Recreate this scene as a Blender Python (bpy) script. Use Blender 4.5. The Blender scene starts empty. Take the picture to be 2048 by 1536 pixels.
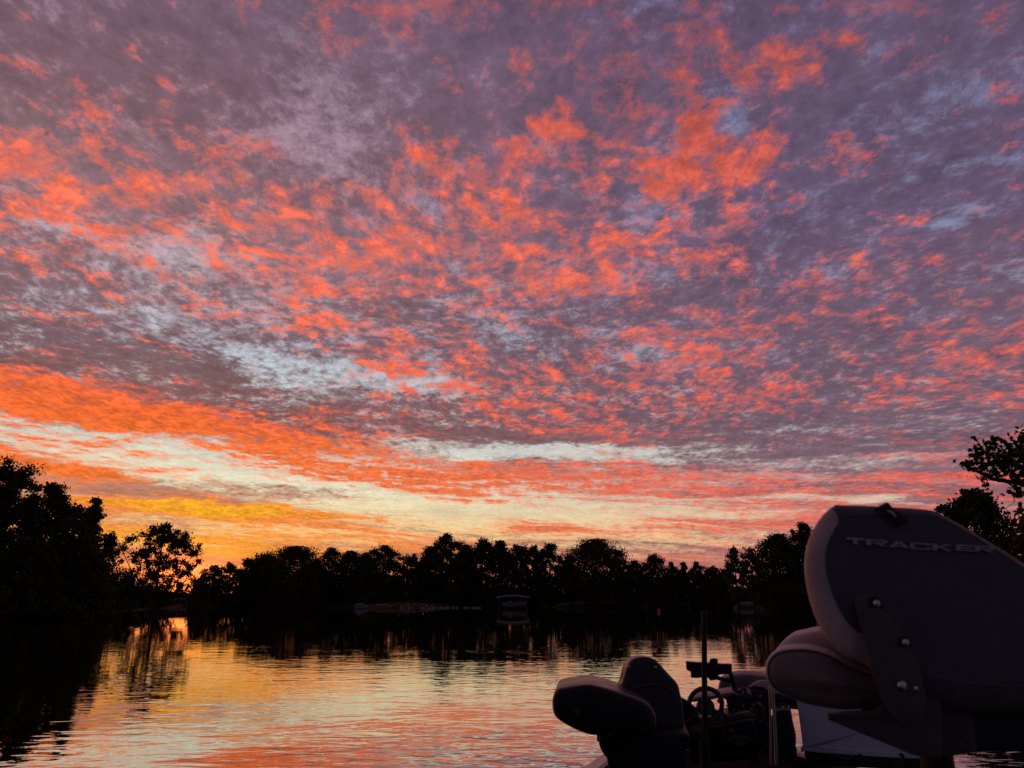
import bpy, bmesh, math, random
import numpy as np
from mathutils import Vector, Matrix

SC = bpy.context.scene
COL = SC.collection
R = math.radians

# ------------------------------------------------------------------ camera
CAM_H = 1.5                 # metres above the lake surface
PITCH = R(15.8)
FPX = 1518.0                # focal length in pixels of a 2048 wide frame
cam_data = bpy.data.cameras.new('camera')
cam_data.sensor_width = 36.0
cam_data.lens = 36.0 * FPX / 2048.0
cam_data.clip_start = 0.05
cam_data.clip_end = 12000.0
cam_data.dof.use_dof = True
cam_data.dof.focus_distance = 60.0
cam_data.dof.aperture_fstop = 7.5
cam = bpy.data.objects.new('camera', cam_data)
COL.objects.link(cam)
cam.location = (0, 0, CAM_H)
cam.rotation_euler = (R(90) + PITCH, 0, 0)
SC.camera = cam
SC.view_settings.view_transform = 'Standard'
SC.view_settings.look = 'None'
SC.view_settings.exposure = 0.0
SC.view_settings.gamma = 1.0
SC.cycles.max_bounces = 6
SC.cycles.diffuse_bounces = 2
SC.cycles.glossy_bounces = 3
SC.cycles.transmission_bounces = 2


def ray(px, py):
    """Direction of the line of sight through a point of the 2048 x 1536 frame."""
    u = (px - 1024.0) / FPX
    v = (768.0 - py) / FPX
    return Vector((u, math.cos(PITCH) - v * math.sin(PITCH), math.sin(PITCH) + v * math.cos(PITCH)))


def at(px, py, Y):
    d = ray(px, py)
    return Vector((0, 0, CAM_H)) + d * (Y / d.y)


def on_z(px, py, z=0.0):
    d = ray(px, py)
    return Vector((0, 0, CAM_H)) + d * ((z - CAM_H) / d.z)


def azel(px, py):
    d = ray(px, py).normalized()
    return math.atan2(d.x, d.y), math.asin(d.z)


def lin(c):
    out = []
    for v in c:
        v = v / 255.0
        out.append(v / 12.92 if v <= 0.04045 else ((v + 0.055) / 1.055) ** 2.4)
    return tuple(out) + (1.0,)


# ------------------------------------------------------------------ sky
world = bpy.data.worlds.new('World')
SC.world = world
world.use_nodes = True
WT = world.node_tree
WT.nodes.clear()


class G:
    """A few short hands for wiring nodes."""
    def __init__(self, tree):
        self.t = tree

    def n(self, kind, **kw):
        nd = self.t.nodes.new(kind)
        for k, v in kw.items():
            setattr(nd, k, v)
        return nd

    def put(self, sock, v):
        if isinstance(v, bpy.types.NodeSocket):
            self.t.links.new(v, sock)
        elif v is not None:
            sock.default_value = v

    def m(self, op, a, b=None, c=None, clamp=False):
        nd = self.n('ShaderNodeMath', operation=op, use_clamp=clamp)
        for s, v in zip(nd.inputs, (a, b, c)):
            self.put(s, v)
        return nd.outputs[0]

    def vm(self, op, a, b=None):
        nd = self.n('ShaderNodeVectorMath', operation=op)
        self.put(nd.inputs[0], a)
        if b is not None:
            if op == 'SCALE':
                self.put(nd.inputs['Scale'], b)
            else:
                self.put(nd.inputs[1], b)
        return nd.outputs[0]

    def xyz(self, x, y, z=0.0):
        nd = self.n('ShaderNodeCombineXYZ')
        for s, v in zip(nd.inputs, (x, y, z)):
            self.put(s, v)
        return nd.outputs[0]

    def sep(self, v):
        nd = self.n('ShaderNodeSeparateXYZ')
        self.put(nd.inputs[0], v)
        return nd.outputs

    def mapping(self, v, loc=(0, 0, 0), rot=(0, 0, 0), scale=(1, 1, 1), kind='POINT'):
        nd = self.n('ShaderNodeMapping', vector_type=kind)
        self.put(nd.inputs['Vector'], v)
        if kind != 'VECTOR':
            nd.inputs['Location'].default_value = loc
        nd.inputs['Rotation'].default_value = rot
        nd.inputs['Scale'].default_value = scale
        return nd.outputs[0]

    def noise(self, v, scale, detail=8.0, rough=0.55, dist=0.0, lac=2.0, dims='3D', color=False, kind='FBM'):
        nd = self.n('ShaderNodeTexNoise', noise_dimensions=dims)
        nd.noise_type = kind
        self.put(nd.inputs['Vector'], v)
        nd.inputs['Scale'].default_value = scale
        nd.inputs['Detail'].default_value = detail
        nd.inputs['Roughness'].default_value = rough
        nd.inputs['Lacunarity'].default_value = lac
        nd.inputs['Distortion'].default_value = dist
        return nd.outputs['Color'] if color else nd.outputs[0]

    def ss(self, v, a, b, lo=0.0, hi=1.0):
        nd = self.n('ShaderNodeMapRange', interpolation_type='SMOOTHSTEP')
        self.put(nd.inputs['Value'], v)
        for k, x in (('From Min', a), ('From Max', b), ('To Min', lo), ('To Max', hi)):
            self.put(nd.inputs[k], x)
        return nd.outputs[0]

    def lm(self, v, a, b, lo=0.0, hi=1.0):
        nd = self.n('ShaderNodeMapRange')
        self.put(nd.inputs['Value'], v)
        for k, x in (('From Min', a), ('From Max', b), ('To Min', lo), ('To Max', hi)):
            self.put(nd.inputs[k], x)
        return nd.outputs[0]

    def ramp(self, fac, stops):
        nd = self.n('ShaderNodeValToRGB')
        els = nd.color_ramp.elements
        while len(els) > 1:
            els.remove(els[-1])
        els[0].position, els[0].color = stops[0]
        for p, c in stops[1:]:
            e = els.new(p)
            e.color = c
        self.put(nd.inputs[0], fac)
        return nd.outputs[0]

    def mix(self, f, a, b, blend='MIX'):
        nd = self.n('ShaderNodeMix', data_type='RGBA', blend_type=blend)
        self.put(nd.inputs[0], f)
        self.put(nd.inputs[6], a)
        self.put(nd.inputs[7], b)
        return nd.outputs[2]

    def total(self, socks):
        s = socks[0]
        for x in socks[1:]:
            s = self.m('ADD', s, x)
        return s


def build_sky():
    g = G(WT)
    D = g.n('ShaderNodeTexCoord').outputs['Generated']
    dx, dy, dz = g.sep(D)
    az = g.m('ARCTAN2', dx, dy)
    el = g.m('ARCSINE', g.m('MINIMUM', g.m('MAXIMUM', dz, -1.0), 1.0))
    eld = g.m('MAXIMUM', g.m('MULTIPLY', el, 180 / math.pi), 0.0)      # degrees above the horizon
    # a level cloud deck: the point where the line of sight meets it
    den = g.m('ADD', g.m('MAXIMUM', dz, 0.0), 0.10)
    P = g.xyz(g.m('DIVIDE', dx, den), g.m('DIVIDE', dy, den))
    # slow swirl of the deck
    sw = g.vm('SUBTRACT', g.noise(P, 1.3, 3.0, 0.5, color=True), (0.5, 0.5, 0.5))
    P1 = g.vm('ADD', P, g.vm('SCALE', sw, 0.20))
    # cells drawn out a little along the wind
    def con(v, k):
        return g.m('MULTIPLY', g.m('SUBTRACT', v, 0.5), k)

    P2 = g.mapping(P1, rot=(0, 0, R(-14)), scale=(1.12, 0.86, 1.0))
    fine = con(g.noise(P2, 7.3, 12.0, 0.66, 0.08), 1.0)
    sun_step = g.vm('ADD', P2, (-0.016, 0.03, 0.0))
    relief = g.m('SUBTRACT', fine, con(g.noise(sun_step, 7.3, 7.0, 0.66, 0.08), 1.0))
    cells = con(g.noise(g.mapping(P1, loc=(7.3, 2.1, 0), rot=(0, 0, R(15)), scale=(1.1, 0.9, 1)), 19.0, 10.0, 0.68, 0.1), 1.0)
    gapn = con(g.noise(g.mapping(P1, loc=(3.1, 9.2, 4.0), rot=(0, 0, R(-20)), scale=(1.0, 0.95, 1)), 5.6, 11.0, 0.68, 0.12), 1.0)
    grain = con(g.noise(g.mapping(P1, loc=(2.2, 5.5, 1.0), rot=(0, 0, R(35)), scale=(1.15, 0.8, 1)), 36.0, 6.0, 0.72, 0.0), 1.0)
    broad = con(g.noise(g.mapping(P1, loc=(1.7, 4.2, 8.0)), 2.0, 5.0, 0.55, 0.2), 1.0)

    # faint rows across the deck
    qx, qy, _ = g.sep(P1)
    ph = g.total([g.m('MULTIPLY', qx, 11.0), g.m('MULTIPLY', qy, 30.0), g.m('MULTIPLY', fine, 16.0)])
    rows = g.m('MULTIPLY', g.m('SINE', ph), g.ss(broad, -0.12, 0.12, 0.03, 0.11))

    # long thin streaks low over the trees
    low = g.ss(eld, 15.0, 5.5)
    wob = con(g.noise(g.xyz(g.m('MULTIPLY', az, 4.0), g.m('MULTIPLY', el, 30.0)), 1.0, 4.0, 0.6, dims='2D'), 1.0)
    ely = g.total([g.m('MULTIPLY', el, 72.0), g.m('MULTIPLY', az, 3.6), g.m('MULTIPLY', wob, 2.8)])
    SXY = g.xyz(g.m('MULTIPLY', az, 1.6), ely)
    str_a = g.m('MULTIPLY', con(g.noise(SXY, 1.0, 7.0, 0.58, dims='2D'), 1.0), low)
    str_b = g.m('MULTIPLY', con(g.noise(g.vm('ADD', SXY, (5.3, 17.7, 0)), 0.8, 7.0, 0.60, dims='2D'), 1.0), low)
    rest = g.m('SUBTRACT', 1.0, g.m('MULTIPLY', low, 0.45))

    # large forms are given by bearing and height; their rims are frayed by the deck's own noise
    fr = g.vm('SUBTRACT', g.noise(P1, 3.0, 8.0, 0.62, color=True), (0.5, 0.5, 0.5))
    amp = g.lm(eld, 0.0, 40.0, 0.05, 0.20)
    frx, fry, _ = g.sep(g.vm('SCALE', fr, amp))
    ampv = g.lm(eld, 0.0, 30.0, 0.25, 1.0)
    AE = g.xyz(g.m('ADD', az, frx), g.m('ADD', el, g.m('MULTIPLY', fry, ampv)))

    def field(rows):
        out = []
        for (px, py, rx, ry, rot, a) in rows:
            ca, ce = azel(px, py)
            s = 1.0 / FPX
            v = g.mapping(AE, loc=(ca, ce, 0), rot=(0, 0, R(-rot)), scale=(rx * s * 1.9, ry * s * 1.9, 1.0), kind='TEXTURE')
            gr = g.n('ShaderNodeTexGradient', gradient_type='SPHERICAL')
            g.put(gr.inputs[0], v)
            out.append(g.ss(gr.outputs[1], 0.0, 0.9, 0.0, a))
        return g.total(out)

    F = field(FIRE)
    Gp = field(GAPS)
    W = field(GOLD)

    t_lr = g.ss(az, R(-30), R(28))
    e01 = g.m('DIVIDE', eld, 50.0, clamp=True)

    def two(left, right):
        l = g.ramp(e01, [(d / 50.0, lin(c)) for d, c in left])
        r = g.ramp(e01, [(d / 50.0, lin(c)) for d, c in right])
        return g.mix(t_lr, l, r)

    base = two(BASE_L, BASE_R)
    fire = two(FIRE_L, FIRE_R)
    gap = two(GAP_L, GAP_R)

    # body of the deck: mottled grey mauve
    mott = g.lm(g.total([g.m('MULTIPLY', cells, 0.7), g.m('MULTIPLY', grain, 0.35), g.m('MULTIPLY', gapn, 0.5), g.m('MULTIPLY', broad, 0.4), g.m('MULTIPLY', str_b, 0.9)]), -0.22, 0.22, 0.72, 1.38)
    col = g.mix(1.0, base, g.xyz(mott, mott, mott), 'MULTIPLY')
    # thin places that let the high sky through
    gv = g.total([g.m('MULTIPLY', g.m('MULTIPLY', gapn, rest), 1.5), g.m('MULTIPLY', g.m('MULTIPLY', cells, rest), 1.1), g.m('MULTIPLY', g.m('MULTIPLY', grain, rest), 0.9), g.m('MULTIPLY', str_b, 2.1), Gp])
    gm = g.ss(gv, 0.02, 0.66)
    gt = g.lm(g.total([gapn, g.m('MULTIPLY', grain, 1.2), str_a]), -0.25, 0.25, 0.82, 1.12)
    gap = g.mix(1.0, gap, g.xyz(gt, gt, gt), 'MULTIPLY')
    col = g.mix(gm, col, gap)
    # under lit cloud: first a dull rosy veil, then the burning crests
    fv = g.total([g.m('MULTIPLY', rest, g.total([g.m('MULTIPLY', fine, 1.55), g.m('MULTIPLY', cells, 1.15), g.m('MULTIPLY', grain, 0.95), g.m('MULTIPLY', relief, 1.6), rows, g.m('MULTIPLY', broad, 1.4)])), g.m('MULTIPLY', str_a, 2.5), F])
    veil = g.ss(fv, -0.16, 0.30, 0.0, 0.92)
    dull = g.mix(0.5, col, fire)
    col = g.mix(veil, col, dull)
    core = g.ss(fv, 0.19, 0.50)
    gold = g.mix(W, fire, lin((255, 176, 40)))
    tip = g.lm(g.total([g.m('MULTIPLY', fine, 0.7), cells, g.m('MULTIPLY', grain, 0.9)]), -0.16, 0.22, 0.62, 1.2)
    col = g.mix(core, col, g.mix(1.0, gold, g.xyz(tip, tip, tip), 'MULTIPLY'))
    # the sky turned away from the sunset is dim
    back = g.ss(g.m('ABSOLUTE', az), R(62), R(140))
    dusk = g.mix(1.0, lin((66, 65, 86)), g.xyz(mott, mott, mott), 'MULTIPLY')
    col = g.mix(back, col, dusk)
    k = g.ss(eld, 44.0, 75.0, 1.0, 0.62)
    col = g.mix(1.0, col, g.xyz(k, k, k), 'MULTIPLY')
    # the glow where the sun has gone down behind the trees
    ga, ge = azel(366, 1152)
    gl = g.n('ShaderNodeTexGradient', gradient_type='QUADRATIC_SPHERE')
    g.put(gl.inputs[0], g.mapping(g.xyz(az, el), loc=(ga, ge, 0), scale=(160 / FPX, 85 / FPX, 1), kind='TEXTURE'))
    col = g.mix(1.0, col, g.mix(gl.outputs[1], (0, 0, 0, 1), (1.9, 0.34, 0.04, 1)), 'ADD')
    below = g.ss(dz, -0.02, 0.0)
    col = g.mix(below, (0.01, 0.009, 0.01, 1), col)

    # the last of the clear-air light, low sun (added very weakly)
    st = g.n('ShaderNodeTexSky', sky_type='NISHITA')
    st.sun_disc = False
    st.sun_elevation = SUN_EL
    st.sun_rotation = SUN_AZ
    air = g.mix(1.0, st.outputs[0], (0.0035, 0.0035, 0.0035, 1), 'MULTIPLY')
    col = g.mix(1.0, col, air, 'ADD')
    bg = g.n('ShaderNodeBackground')
    g.put(bg.inputs[0], col)
    bg.inputs[1].default_value = 1.0
    out = g.n('ShaderNodeOutputWorld')
    WT.links.new(bg.outputs[0], out.inputs[0])
    world.cycles.sampling_method = 'MANUAL'
    world.cycles.sample_map_resolution = 512


SUN_AZ, _ = azel(372, 1150)
SUN_EL = R(0.6)
BASE_L = [(0, (214, 120, 66)), (2, (205, 120, 78)), (5, (192, 124, 94)), (9, (172, 126, 110)), (12, (132, 88, 84)), (17, (122, 96, 103)), (24, (142, 110, 117)), (33, (125, 95, 106)), (43, (110, 88, 109))]
BASE_R = [(0, (176, 108, 108)), (5, (152, 102, 106)), (10, (116, 92, 106)), (18, (110, 89, 108)), (26, (100, 83, 110)), (34, (97, 81, 107)), (43, (88, 72, 98))]
FIRE_L = [(0, (255, 140, 60)), (4, (255, 156, 68)), (7, (255, 126, 52)), (12, (252, 104, 52)), (18, (250, 115, 86)), (26, (250, 117, 90)), (34, (240, 106, 80)), (43, (206, 98, 84))]
FIRE_R = [(0, (228, 118, 104)), (6, (232, 108, 94)), (12, (226, 100, 88)), (20, (214, 102, 92)), (28, (220, 100, 84)), (36, (188, 88, 80)), (43, (142, 76, 84))]
GAP_L = [(0, (255, 160, 56)), (2.5, (255, 190, 90)), (5, (250, 220, 150)), (8, (230, 228, 196)), (12, (205, 213, 208)), (18, (190, 196, 208)), (24, (188, 168, 178)), (30, (176, 140, 150)), (43, (148, 124, 146))]
GAP_R = [(0, (222, 158, 138)), (4, (232, 202, 156)), (8, (212, 194, 182)), (13, (192, 198, 202)), (18, (150, 152, 176)), (25, (126, 132, 164)), (43, (112, 118, 160))]
# photo x, y, half width, half height, tilt (down to the right is positive), weight
FIRE = [
    (1820, 460, 420, 300, 0, -0.15), (1380, 200, 150, 160, 0, 0.06), (480, 70, 620, 150, 4, -0.28), (900, 110, 320, 130, 0, -0.20), (1860, 110, 380, 190, 0, -0.22),
    (110, 165, 150, 14, 14, 0.10), (150, 300, 200, 40, 20, -0.08), (140, 262, 220, 12, 31, 0.22), (60, 350, 160, 40, 22, 0.14), (60, 60, 200, 80, 0, -0.12), (430, 265, 75, 22, 18, 0.26),
    (300, 110, 60, 22, 25, 0.20), (345, 140, 50, 14, 60, 0.18), (600, 330, 110, 22, 28, 0.18), (560, 285, 55, 18, 15, 0.2),
    (800, 145, 50, 18, 5, 0.2), (870, 170, 70, 14, 10, 0.16), (850, 50, 60, 20, 40, 0.16),
    (760, 480, 800, 170, 4, 0.07), (820, 340, 120, 60, 0, 0.14), (1000, 300, 120, 60, 0, 0.12),
    (1380, 240, 55, 90, 8, 0.34), (1400, 325, 110, 48, -6, 0.42), (1545, 275, 80, 28, -28, 0.30), (1600, 90, 130, 50, 10, 0.05), (1440, 40, 80, 26, 0, 0.03), (1300, 60, 260, 70, 0, -0.16),
    (1240, 170, 120, 50, -30, 0.06), (1480, 400, 60, 40, -30, 0.2), (1440, 500, 60, 22, 0, 0.2), (1110, 285, 60, 20, 10, 0.2), (1680, 350, 70, 60, 0, 0.1),
    (1050, 560, 260, 60, 0, 0.08), (1500, 560, 300, 60, 0, 0.05), (1700, 700, 320, 120, 0, 0.06), (1300, 790, 420, 60, 3, 0.10),
    (400, 860, 460, 62, 7, 0.44), (120, 800, 260, 40, 4, 0.30), (560, 925, 130, 22, 8, 0.3), (90, 915, 190, 34, 6, 0.42), (220, 955, 130, 12, 6, 0.36),
    (1010, 950, 220, 22, 6, 0.28), (1290, 965, 230, 36, 4, 0.20), (1480, 1010, 260, 40, 0, 0.15), (1060, 1052, 120, 13, 5, 0.50), (1750, 960, 260, 90, 0, 0.08),
    (400, 1013, 200, 15, 2, 0.56), (560, 1025, 160, 12, 2, 0.3), (650, 1040, 200, 14, 3, 0.34), (480, 1088, 340, 24, 3, 0.3), (940, 990, 120, 12, 4, 0.3), (1380, 1120, 160, 14, 0, 0.2),
    (150, 735, 230, 38, 6, -0.26), (380, 665, 250, 70, 8, -0.16), (560, 785, 230, 26, 5, -0.22), (150, 620, 180, 60, 10, -0.12), (620, 745, 250, 50, 6, -0.2),
    (1600, 890, 240, 40, 0, -0.34), (1470, 1080, 220, 16, 0, -0.3), (660, 985, 130, 16, 4, -0.3), (900, 878, 190, 22, 2, -0.24), (430, 942, 330, 34, 6, -0.42), (1080, 905, 260, 20, 1, -0.3),
    (960, 1030, 260, 30, -2, -0.22), (640, 225, 150, 90, 50, -0.2), (1470, 170, 60, 60, 0, -0.14), (1260, 420, 170, 30, -5, -0.12),
]
GAPS = [
    (560, 690, 330, 90, 10, 0.20), (620, 745, 120, 24, 4, 0.20), (820, 765, 120, 18, 6, 0.28), (480, 705, 60, 14, 12, 0.2), (450, 942, 370, 44, 6, 0.78), (730, 952, 160, 38, 3, 0.55), (120, 880, 200, 14, 7, 0.3), (640, 988, 150, 14, 3, -0.55), (330, 985, 140, 9, 4, -0.3), (1130, 880, 220, 12, 2, -0.3), (1090, 905, 260, 20, 1, 0.60), (960, 968, 150, 24, 8, 0.40),
    (980, 1034, 390, 44, -3, 0.52), (1230, 1070, 260, 34, 0, 0.42), (560, 1062, 300, 16, 2, 0.34), (360, 1075, 180, 14, 0, 0.3), (640, 215, 110, 70, 55, 0.34), (60, 470, 110, 50, 10, 0.22), (380, 500, 80, 60, 30, 0.22),
    (1460, 180, 55, 60, 0, 0.36), (1800, 230, 130, 40, -8, 0.2), (1940, 308, 150, 16, 3, 0.34), (1270, 420, 120, 30, -5, 0.22), (1540, 470, 90, 18, -15, 0.26),
    (1660, 985, 90, 12, 4, 0.28), (1790, 990, 60, 8, -5, 0.4), (300, 1105, 200, 26, 0, 0.22), (1040, 670, 40, 26, 0, 0.2), (1250, 720, 60, 20, 0, 0.2), (860, 415, 50, 20, 15, 0.26), (900, 340, 60, 30, 0, 0.2),
    (700, 600, 500, 160, 8, 0.06), (1250, 620, 300, 120, 0, 0.05), (1990, 410, 60, 12, 0, 0.3), (600, 40, 40, 40, 0, 0.16),
]
GOLD = [(370, 1014, 130, 12, 2, 0.9), (540, 1022, 170, 9, 3, 0.45), (330, 1100, 260, 40, 0, 0.45), (370, 1155, 70, 30, 0, -0.9), (300, 850, 500, 40, 5, 0.08)]
build_sky()
sun_data = bpy.data.lights.new('sun', 'SUN')
sun_data.energy = 0.05
sun_data.angle = R(0.5)
sun_data.color = (1.0, 0.45, 0.2)
sun = bpy.data.objects.new('sun', sun_data)
COL.objects.link(sun)
sun.location = (-40, 100, 30)
sun.rotation_euler = Vector((math.sin(SUN_AZ), math.cos(SUN_AZ), math.tan(SUN_EL))).to_track_quat('Z', 'Y').to_euler()


# ------------------------------------------------------------------ helpers for objects
def tag(o, label=None, cat=None, group=None, kind=None):
    for k, v in (('label', label), ('category', cat), ('group', group), ('kind', kind)):
        if v:
            o[k] = v
    return o


def link(name, me, mats, parent=None):
    o = bpy.data.objects.new(name, me)
    COL.objects.link(o)
    for m in (mats if isinstance(mats, (list, tuple)) else [mats]):
        me.materials.append(m)
    if parent is not None:
        o.parent = parent
    return o


def empty(name, loc, label, cat, group=None):
    o = bpy.data.objects.new(name, None)
    COL.objects.link(o)
    o.location = loc
    o.empty_display_size = 0.1
    return tag(o, label, cat, group)


def mesh_np(name, V, faces, smooth=False, mat_idx=None):
    """V: n x 3 array, faces: m x k int array (all faces k-sided) or a list of lists."""
    me = bpy.data.meshes.new(name)
    V = np.asarray(V, dtype=np.float32)
    if isinstance(faces, np.ndarray):
        m, k = faces.shape
        me.vertices.add(len(V))
        me.vertices.foreach_set('co', V.ravel())
        me.loops.add(m * k)
        me.loops.foreach_set('vertex_index', faces.astype(np.int32).ravel())
        me.polygons.add(m)
        me.polygons.foreach_set('loop_start', np.arange(0, m * k, k, dtype=np.int32))
        me.update(calc_edges=True)
    else:
        me.from_pydata([tuple(map(float, v)) for v in V], [], faces)
        me.update()
    if mat_idx is not None:
        me.polygons.foreach_set('material_index', np.asarray(mat_idx, dtype=np.int32))
    if smooth:
        me.polygons.foreach_set('use_smooth', np.ones(len(me.polygons), dtype=bool))
    return me


def material(name, color, rough=0.6, vary=0.25, scale=8.0, metallic=0.0, spec=0.5, bump=0.0, bump_scale=60.0, color2=None, sheen=0.0, local=True):
    m = bpy.data.materials.new(name)
    m.use_nodes = True
    t = m.node_tree
    b = t.nodes['Principled BSDF']
    g = G(t)
    P = g.n('ShaderNodeTexCoord').outputs['Object'] if local else g.n('ShaderNodeNewGeometry').outputs['Position']
    nz = g.noise(P, scale, 6.0, 0.6)
    c1 = tuple(color) + (1.0,)
    if color2 is None:
        a = tuple(v * (1 - vary) for v in color) + (1.0,)
        c = tuple(min(1, v * (1 + vary)) for v in color) + (1.0,)
    else:
        a, c = c1, tuple(color2) + (1.0,)
    f = g.ss(nz, 0.32, 0.68)
    g.put(b.inputs['Base Color'], g.mix(f, a, c))
    g.put(b.inputs['Roughness'], g.lm(nz, 0.3, 0.7, max(0.02, rough - 0.08), min(1, rough + 0.08)))
    b.inputs['Metallic'].default_value = metallic
    b.inputs['Specular IOR Level'].default_value = spec
    if bump:
        bp = g.n('ShaderNodeBump')
        bp.inputs['Strength'].default_value = bump
        bp.inputs['Distance'].default_value = 0.01
        g.put(bp.inputs['Height'], g.noise(P, bump_scale, 4.0, 0.6))
        t.links.new(bp.outputs[0], b.inputs['Normal'])
    return m


# ------------------------------------------------------------------ lake and land
SHORE_PX = [(-420, 1335), (-200, 1278), (0, 1243), (60, 1240), (110, 1236), (190, 1231), (240, 1224), (320, 1217), (420, 1214.5), (560, 1213.5), (700, 1214.5), (745, 1216.5), (860, 1216), (955, 1214),
            (985, 1211.5), (1075, 1211.5), (1120, 1214.5), (1260, 1214.5), (1400, 1213), (1490, 1211.5), (1512, 1214), (1520, 1218), (1570, 1219), (1625, 1220)]
SHORE = [(-17, -70), (-17.5, -20), (-17, 5)] + [tuple(on_z(x, y)[:2]) for x, y in SHORE_PX] + [(27, 55), (20, 36), (14.5, 22), (11.5, 12), (11, 0), (12, -30), (12, -70)]
SH = np.array(SHORE)


def shore_dist(X, Y):
    """Signed distance to the lake's edge: positive on land."""
    P = np.stack([X, Y], -1)[..., None, :]
    A, B = SH, np.roll(SH, -1, 0)
    AB = B - A
    t = np.clip(((P - A) * AB).sum(-1) / (AB * AB).sum(-1), 0, 1)
    d = np.sqrt((((A + t[..., None] * AB) - P) ** 2).sum(-1)).min(-1)
    x, y = X[..., None], Y[..., None]
    c = ((A[:, 1] > y) != (B[:, 1] > y)) & (x < (B[:, 0] - A[:, 0]) * (y - A[:, 1]) / (B[:, 1] - A[:, 1] + 1e-9) + A[:, 0])
    inside = c.sum(-1) % 2 == 1
    return np.where(inside, -d, d)


def land_z(X, Y):
    d = shore_dist(X, Y)
    bump = 0.18 * np.sin(X * 0.31 + 1.3) * np.sin(Y * 0.27) + 0.08 * np.sin(X * 0.9) * np.sin(Y * 0.8 + 0.5)
    up = 0.55 * (1 - np.exp(-np.maximum(d, 0) / 1.1)) + 0.045 * np.minimum(np.maximum(d, 0), 45) + bump * np.clip(d / 4, 0, 1)
    # stone mound at the corner of the bank, seen left of the boat seat
    up = up + 1.1 * np.exp(-(((X - MOUND[0]) / 2.6) ** 2 + ((Y - MOUND[1]) / 2.2) ** 2)) * (d > 0)
    return np.where(d > 0, up, np.maximum(-1.2, d * 0.35))


MOUND = (on_z(1563, 1219)[0] + 0.4, on_z(1563, 1219)[1] + 3.2)


def land_at(x, y):
    return float(land_z(np.array([x]), np.array([y]))[0])


def build_land():
    xs = np.concatenate([[-4000, -1500, -600, -300, -180, -130], np.arange(-100, 101, 1.6), [130, 180, 300, 600, 1500, 4000]])
    ys = np.concatenate([[-2000, -400, -90], np.arange(-72, 20, 4.0), np.arange(20, 190, 1.4), [200, 215, 240, 300, 500, 1200, 5000]])
    X, Y = np.meshgrid(xs, ys)
    Z = np.zeros_like(X)
    for i in range(len(ys)):
        Z[i] = land_z(X[i], Y[i])
    V = np.stack([X, Y, Z], -1).reshape(-1, 3)
    nx = len(xs)
    i, j = np.meshgrid(np.arange(len(ys) - 1), np.arange(nx - 1), indexing='ij')
    a = (i * nx + j).ravel()
    F = np.stack([a, a + 1, a + nx + 1, a + nx], -1)
    m = material('grassy_bank', (0.022, 0.022, 0.010), 0.95, scale=1.3, color2=(0.05, 0.04, 0.026), bump=0.6, bump_scale=14.0, spec=0.1)
    tag(link('ground', mesh_np('ground', V, F, True), m), kind='structure')


def build_water():
    m = bpy.data.materials.new('lake_water')
    m.use_nodes = True
    t = m.node_tree
    b = t.nodes['Principled BSDF']
    b.inputs['Base Color'].default_value = (0.006, 0.008, 0.008, 1)
    b.inputs['Roughness'].default_value = 0.01
    b.inputs['IOR'].default_value = 1.45
    g = G(t)
    P = g.n('ShaderNodeNewGeometry').outputs['Position']
    sw = g.noise(g.mapping(P, scale=(0.75, 1.15, 1)), 0.8, 3.0, 0.5, 0.3)
    rp = g.noise(g.mapping(P, rot=(0, 0, R(9)), scale=(0.75, 1.35, 1)), 2.6, 2.0, 0.5, 0.4)
    calm = g.ss(g.noise(g.mapping(P, scale=(0.6, 1.4, 1)), 0.07, 4.0, 0.6), 0.36, 0.64, 0.2, 1.25)
    lee = g.ss(g.sep(P)[1], 5.0, 50.0, 1.0, 0.18)          # the far side lies in the lee of the trees
    lee = g.m('MULTIPLY', lee, g.ss(g.sep(P)[1], 5.0, 14.0, 1.6, 0.85))
    h = g.m('MULTIPLY', lee, g.m('ADD', g.m('MULTIPLY', sw, 0.009), g.m('MULTIPLY', g.m('MULTIPLY', rp, calm), 0.0085)))
    bp = g.n('ShaderNodeBump')
    bp.inputs['Strength'].default_value = 1.0
    bp.inputs['Distance'].default_value = 1.0
    g.put(bp.inputs['Height'], h)
    t.links.new(bp.outputs[0], b.inputs['Normal'])
    gl = g.n('ShaderNodeBsdfGlossy')
    gl.inputs['Color'].default_value = (0.94, 0.95, 0.93, 1)
    gl.inputs['Roughness'].default_value = 0.008
    t.links.new(bp.outputs[0], gl.inputs['Normal'])
    mx = g.n('ShaderNodeMixShader')
    mx.inputs[0].default_value = 0.42
    t.links.new(b.outputs[0], mx.inputs[1])
    t.links.new(gl.outputs[0], mx.inputs[2])
    t.links.new(mx.outputs[0], t.nodes['Material Output'].inputs[0])
    V = [(-600, -200, 0), (600, -200, 0), (600, 400, 0), (-600, 400, 0)]
    tag(link('lake', mesh_np('lake', np.array(V), [[0, 1, 2, 3]]), m), kind='structure')


build_land()
build_water()


# ------------------------------------------------------------------ trees
def leaf_material(name, a, b):
    m = bpy.data.materials.new(name)
    m.use_nodes = True
    t = m.node_tree
    bs = t.nodes['Principled BSDF']
    g = G(t)
    P = g.n('ShaderNodeTexCoord').outputs['Object']
    n1 = g.noise(P, 0.9, 3.0, 0.6)
    n2 = g.noise(P, 14.0, 2.0, 0.5)
    f = g.ss(g.m('ADD', g.m('MULTIPLY', n1, 0.7), g.m('MULTIPLY', n2, 0.3)), 0.36, 0.64)
    g.put(bs.inputs['Base Color'], g.mix(f, tuple(a) + (1,), tuple(b) + (1,)))
    bs.inputs['Roughness'].default_value = 0.75
    bs.inputs['Specular IOR Level'].default_value = 0.15
    return m


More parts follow.
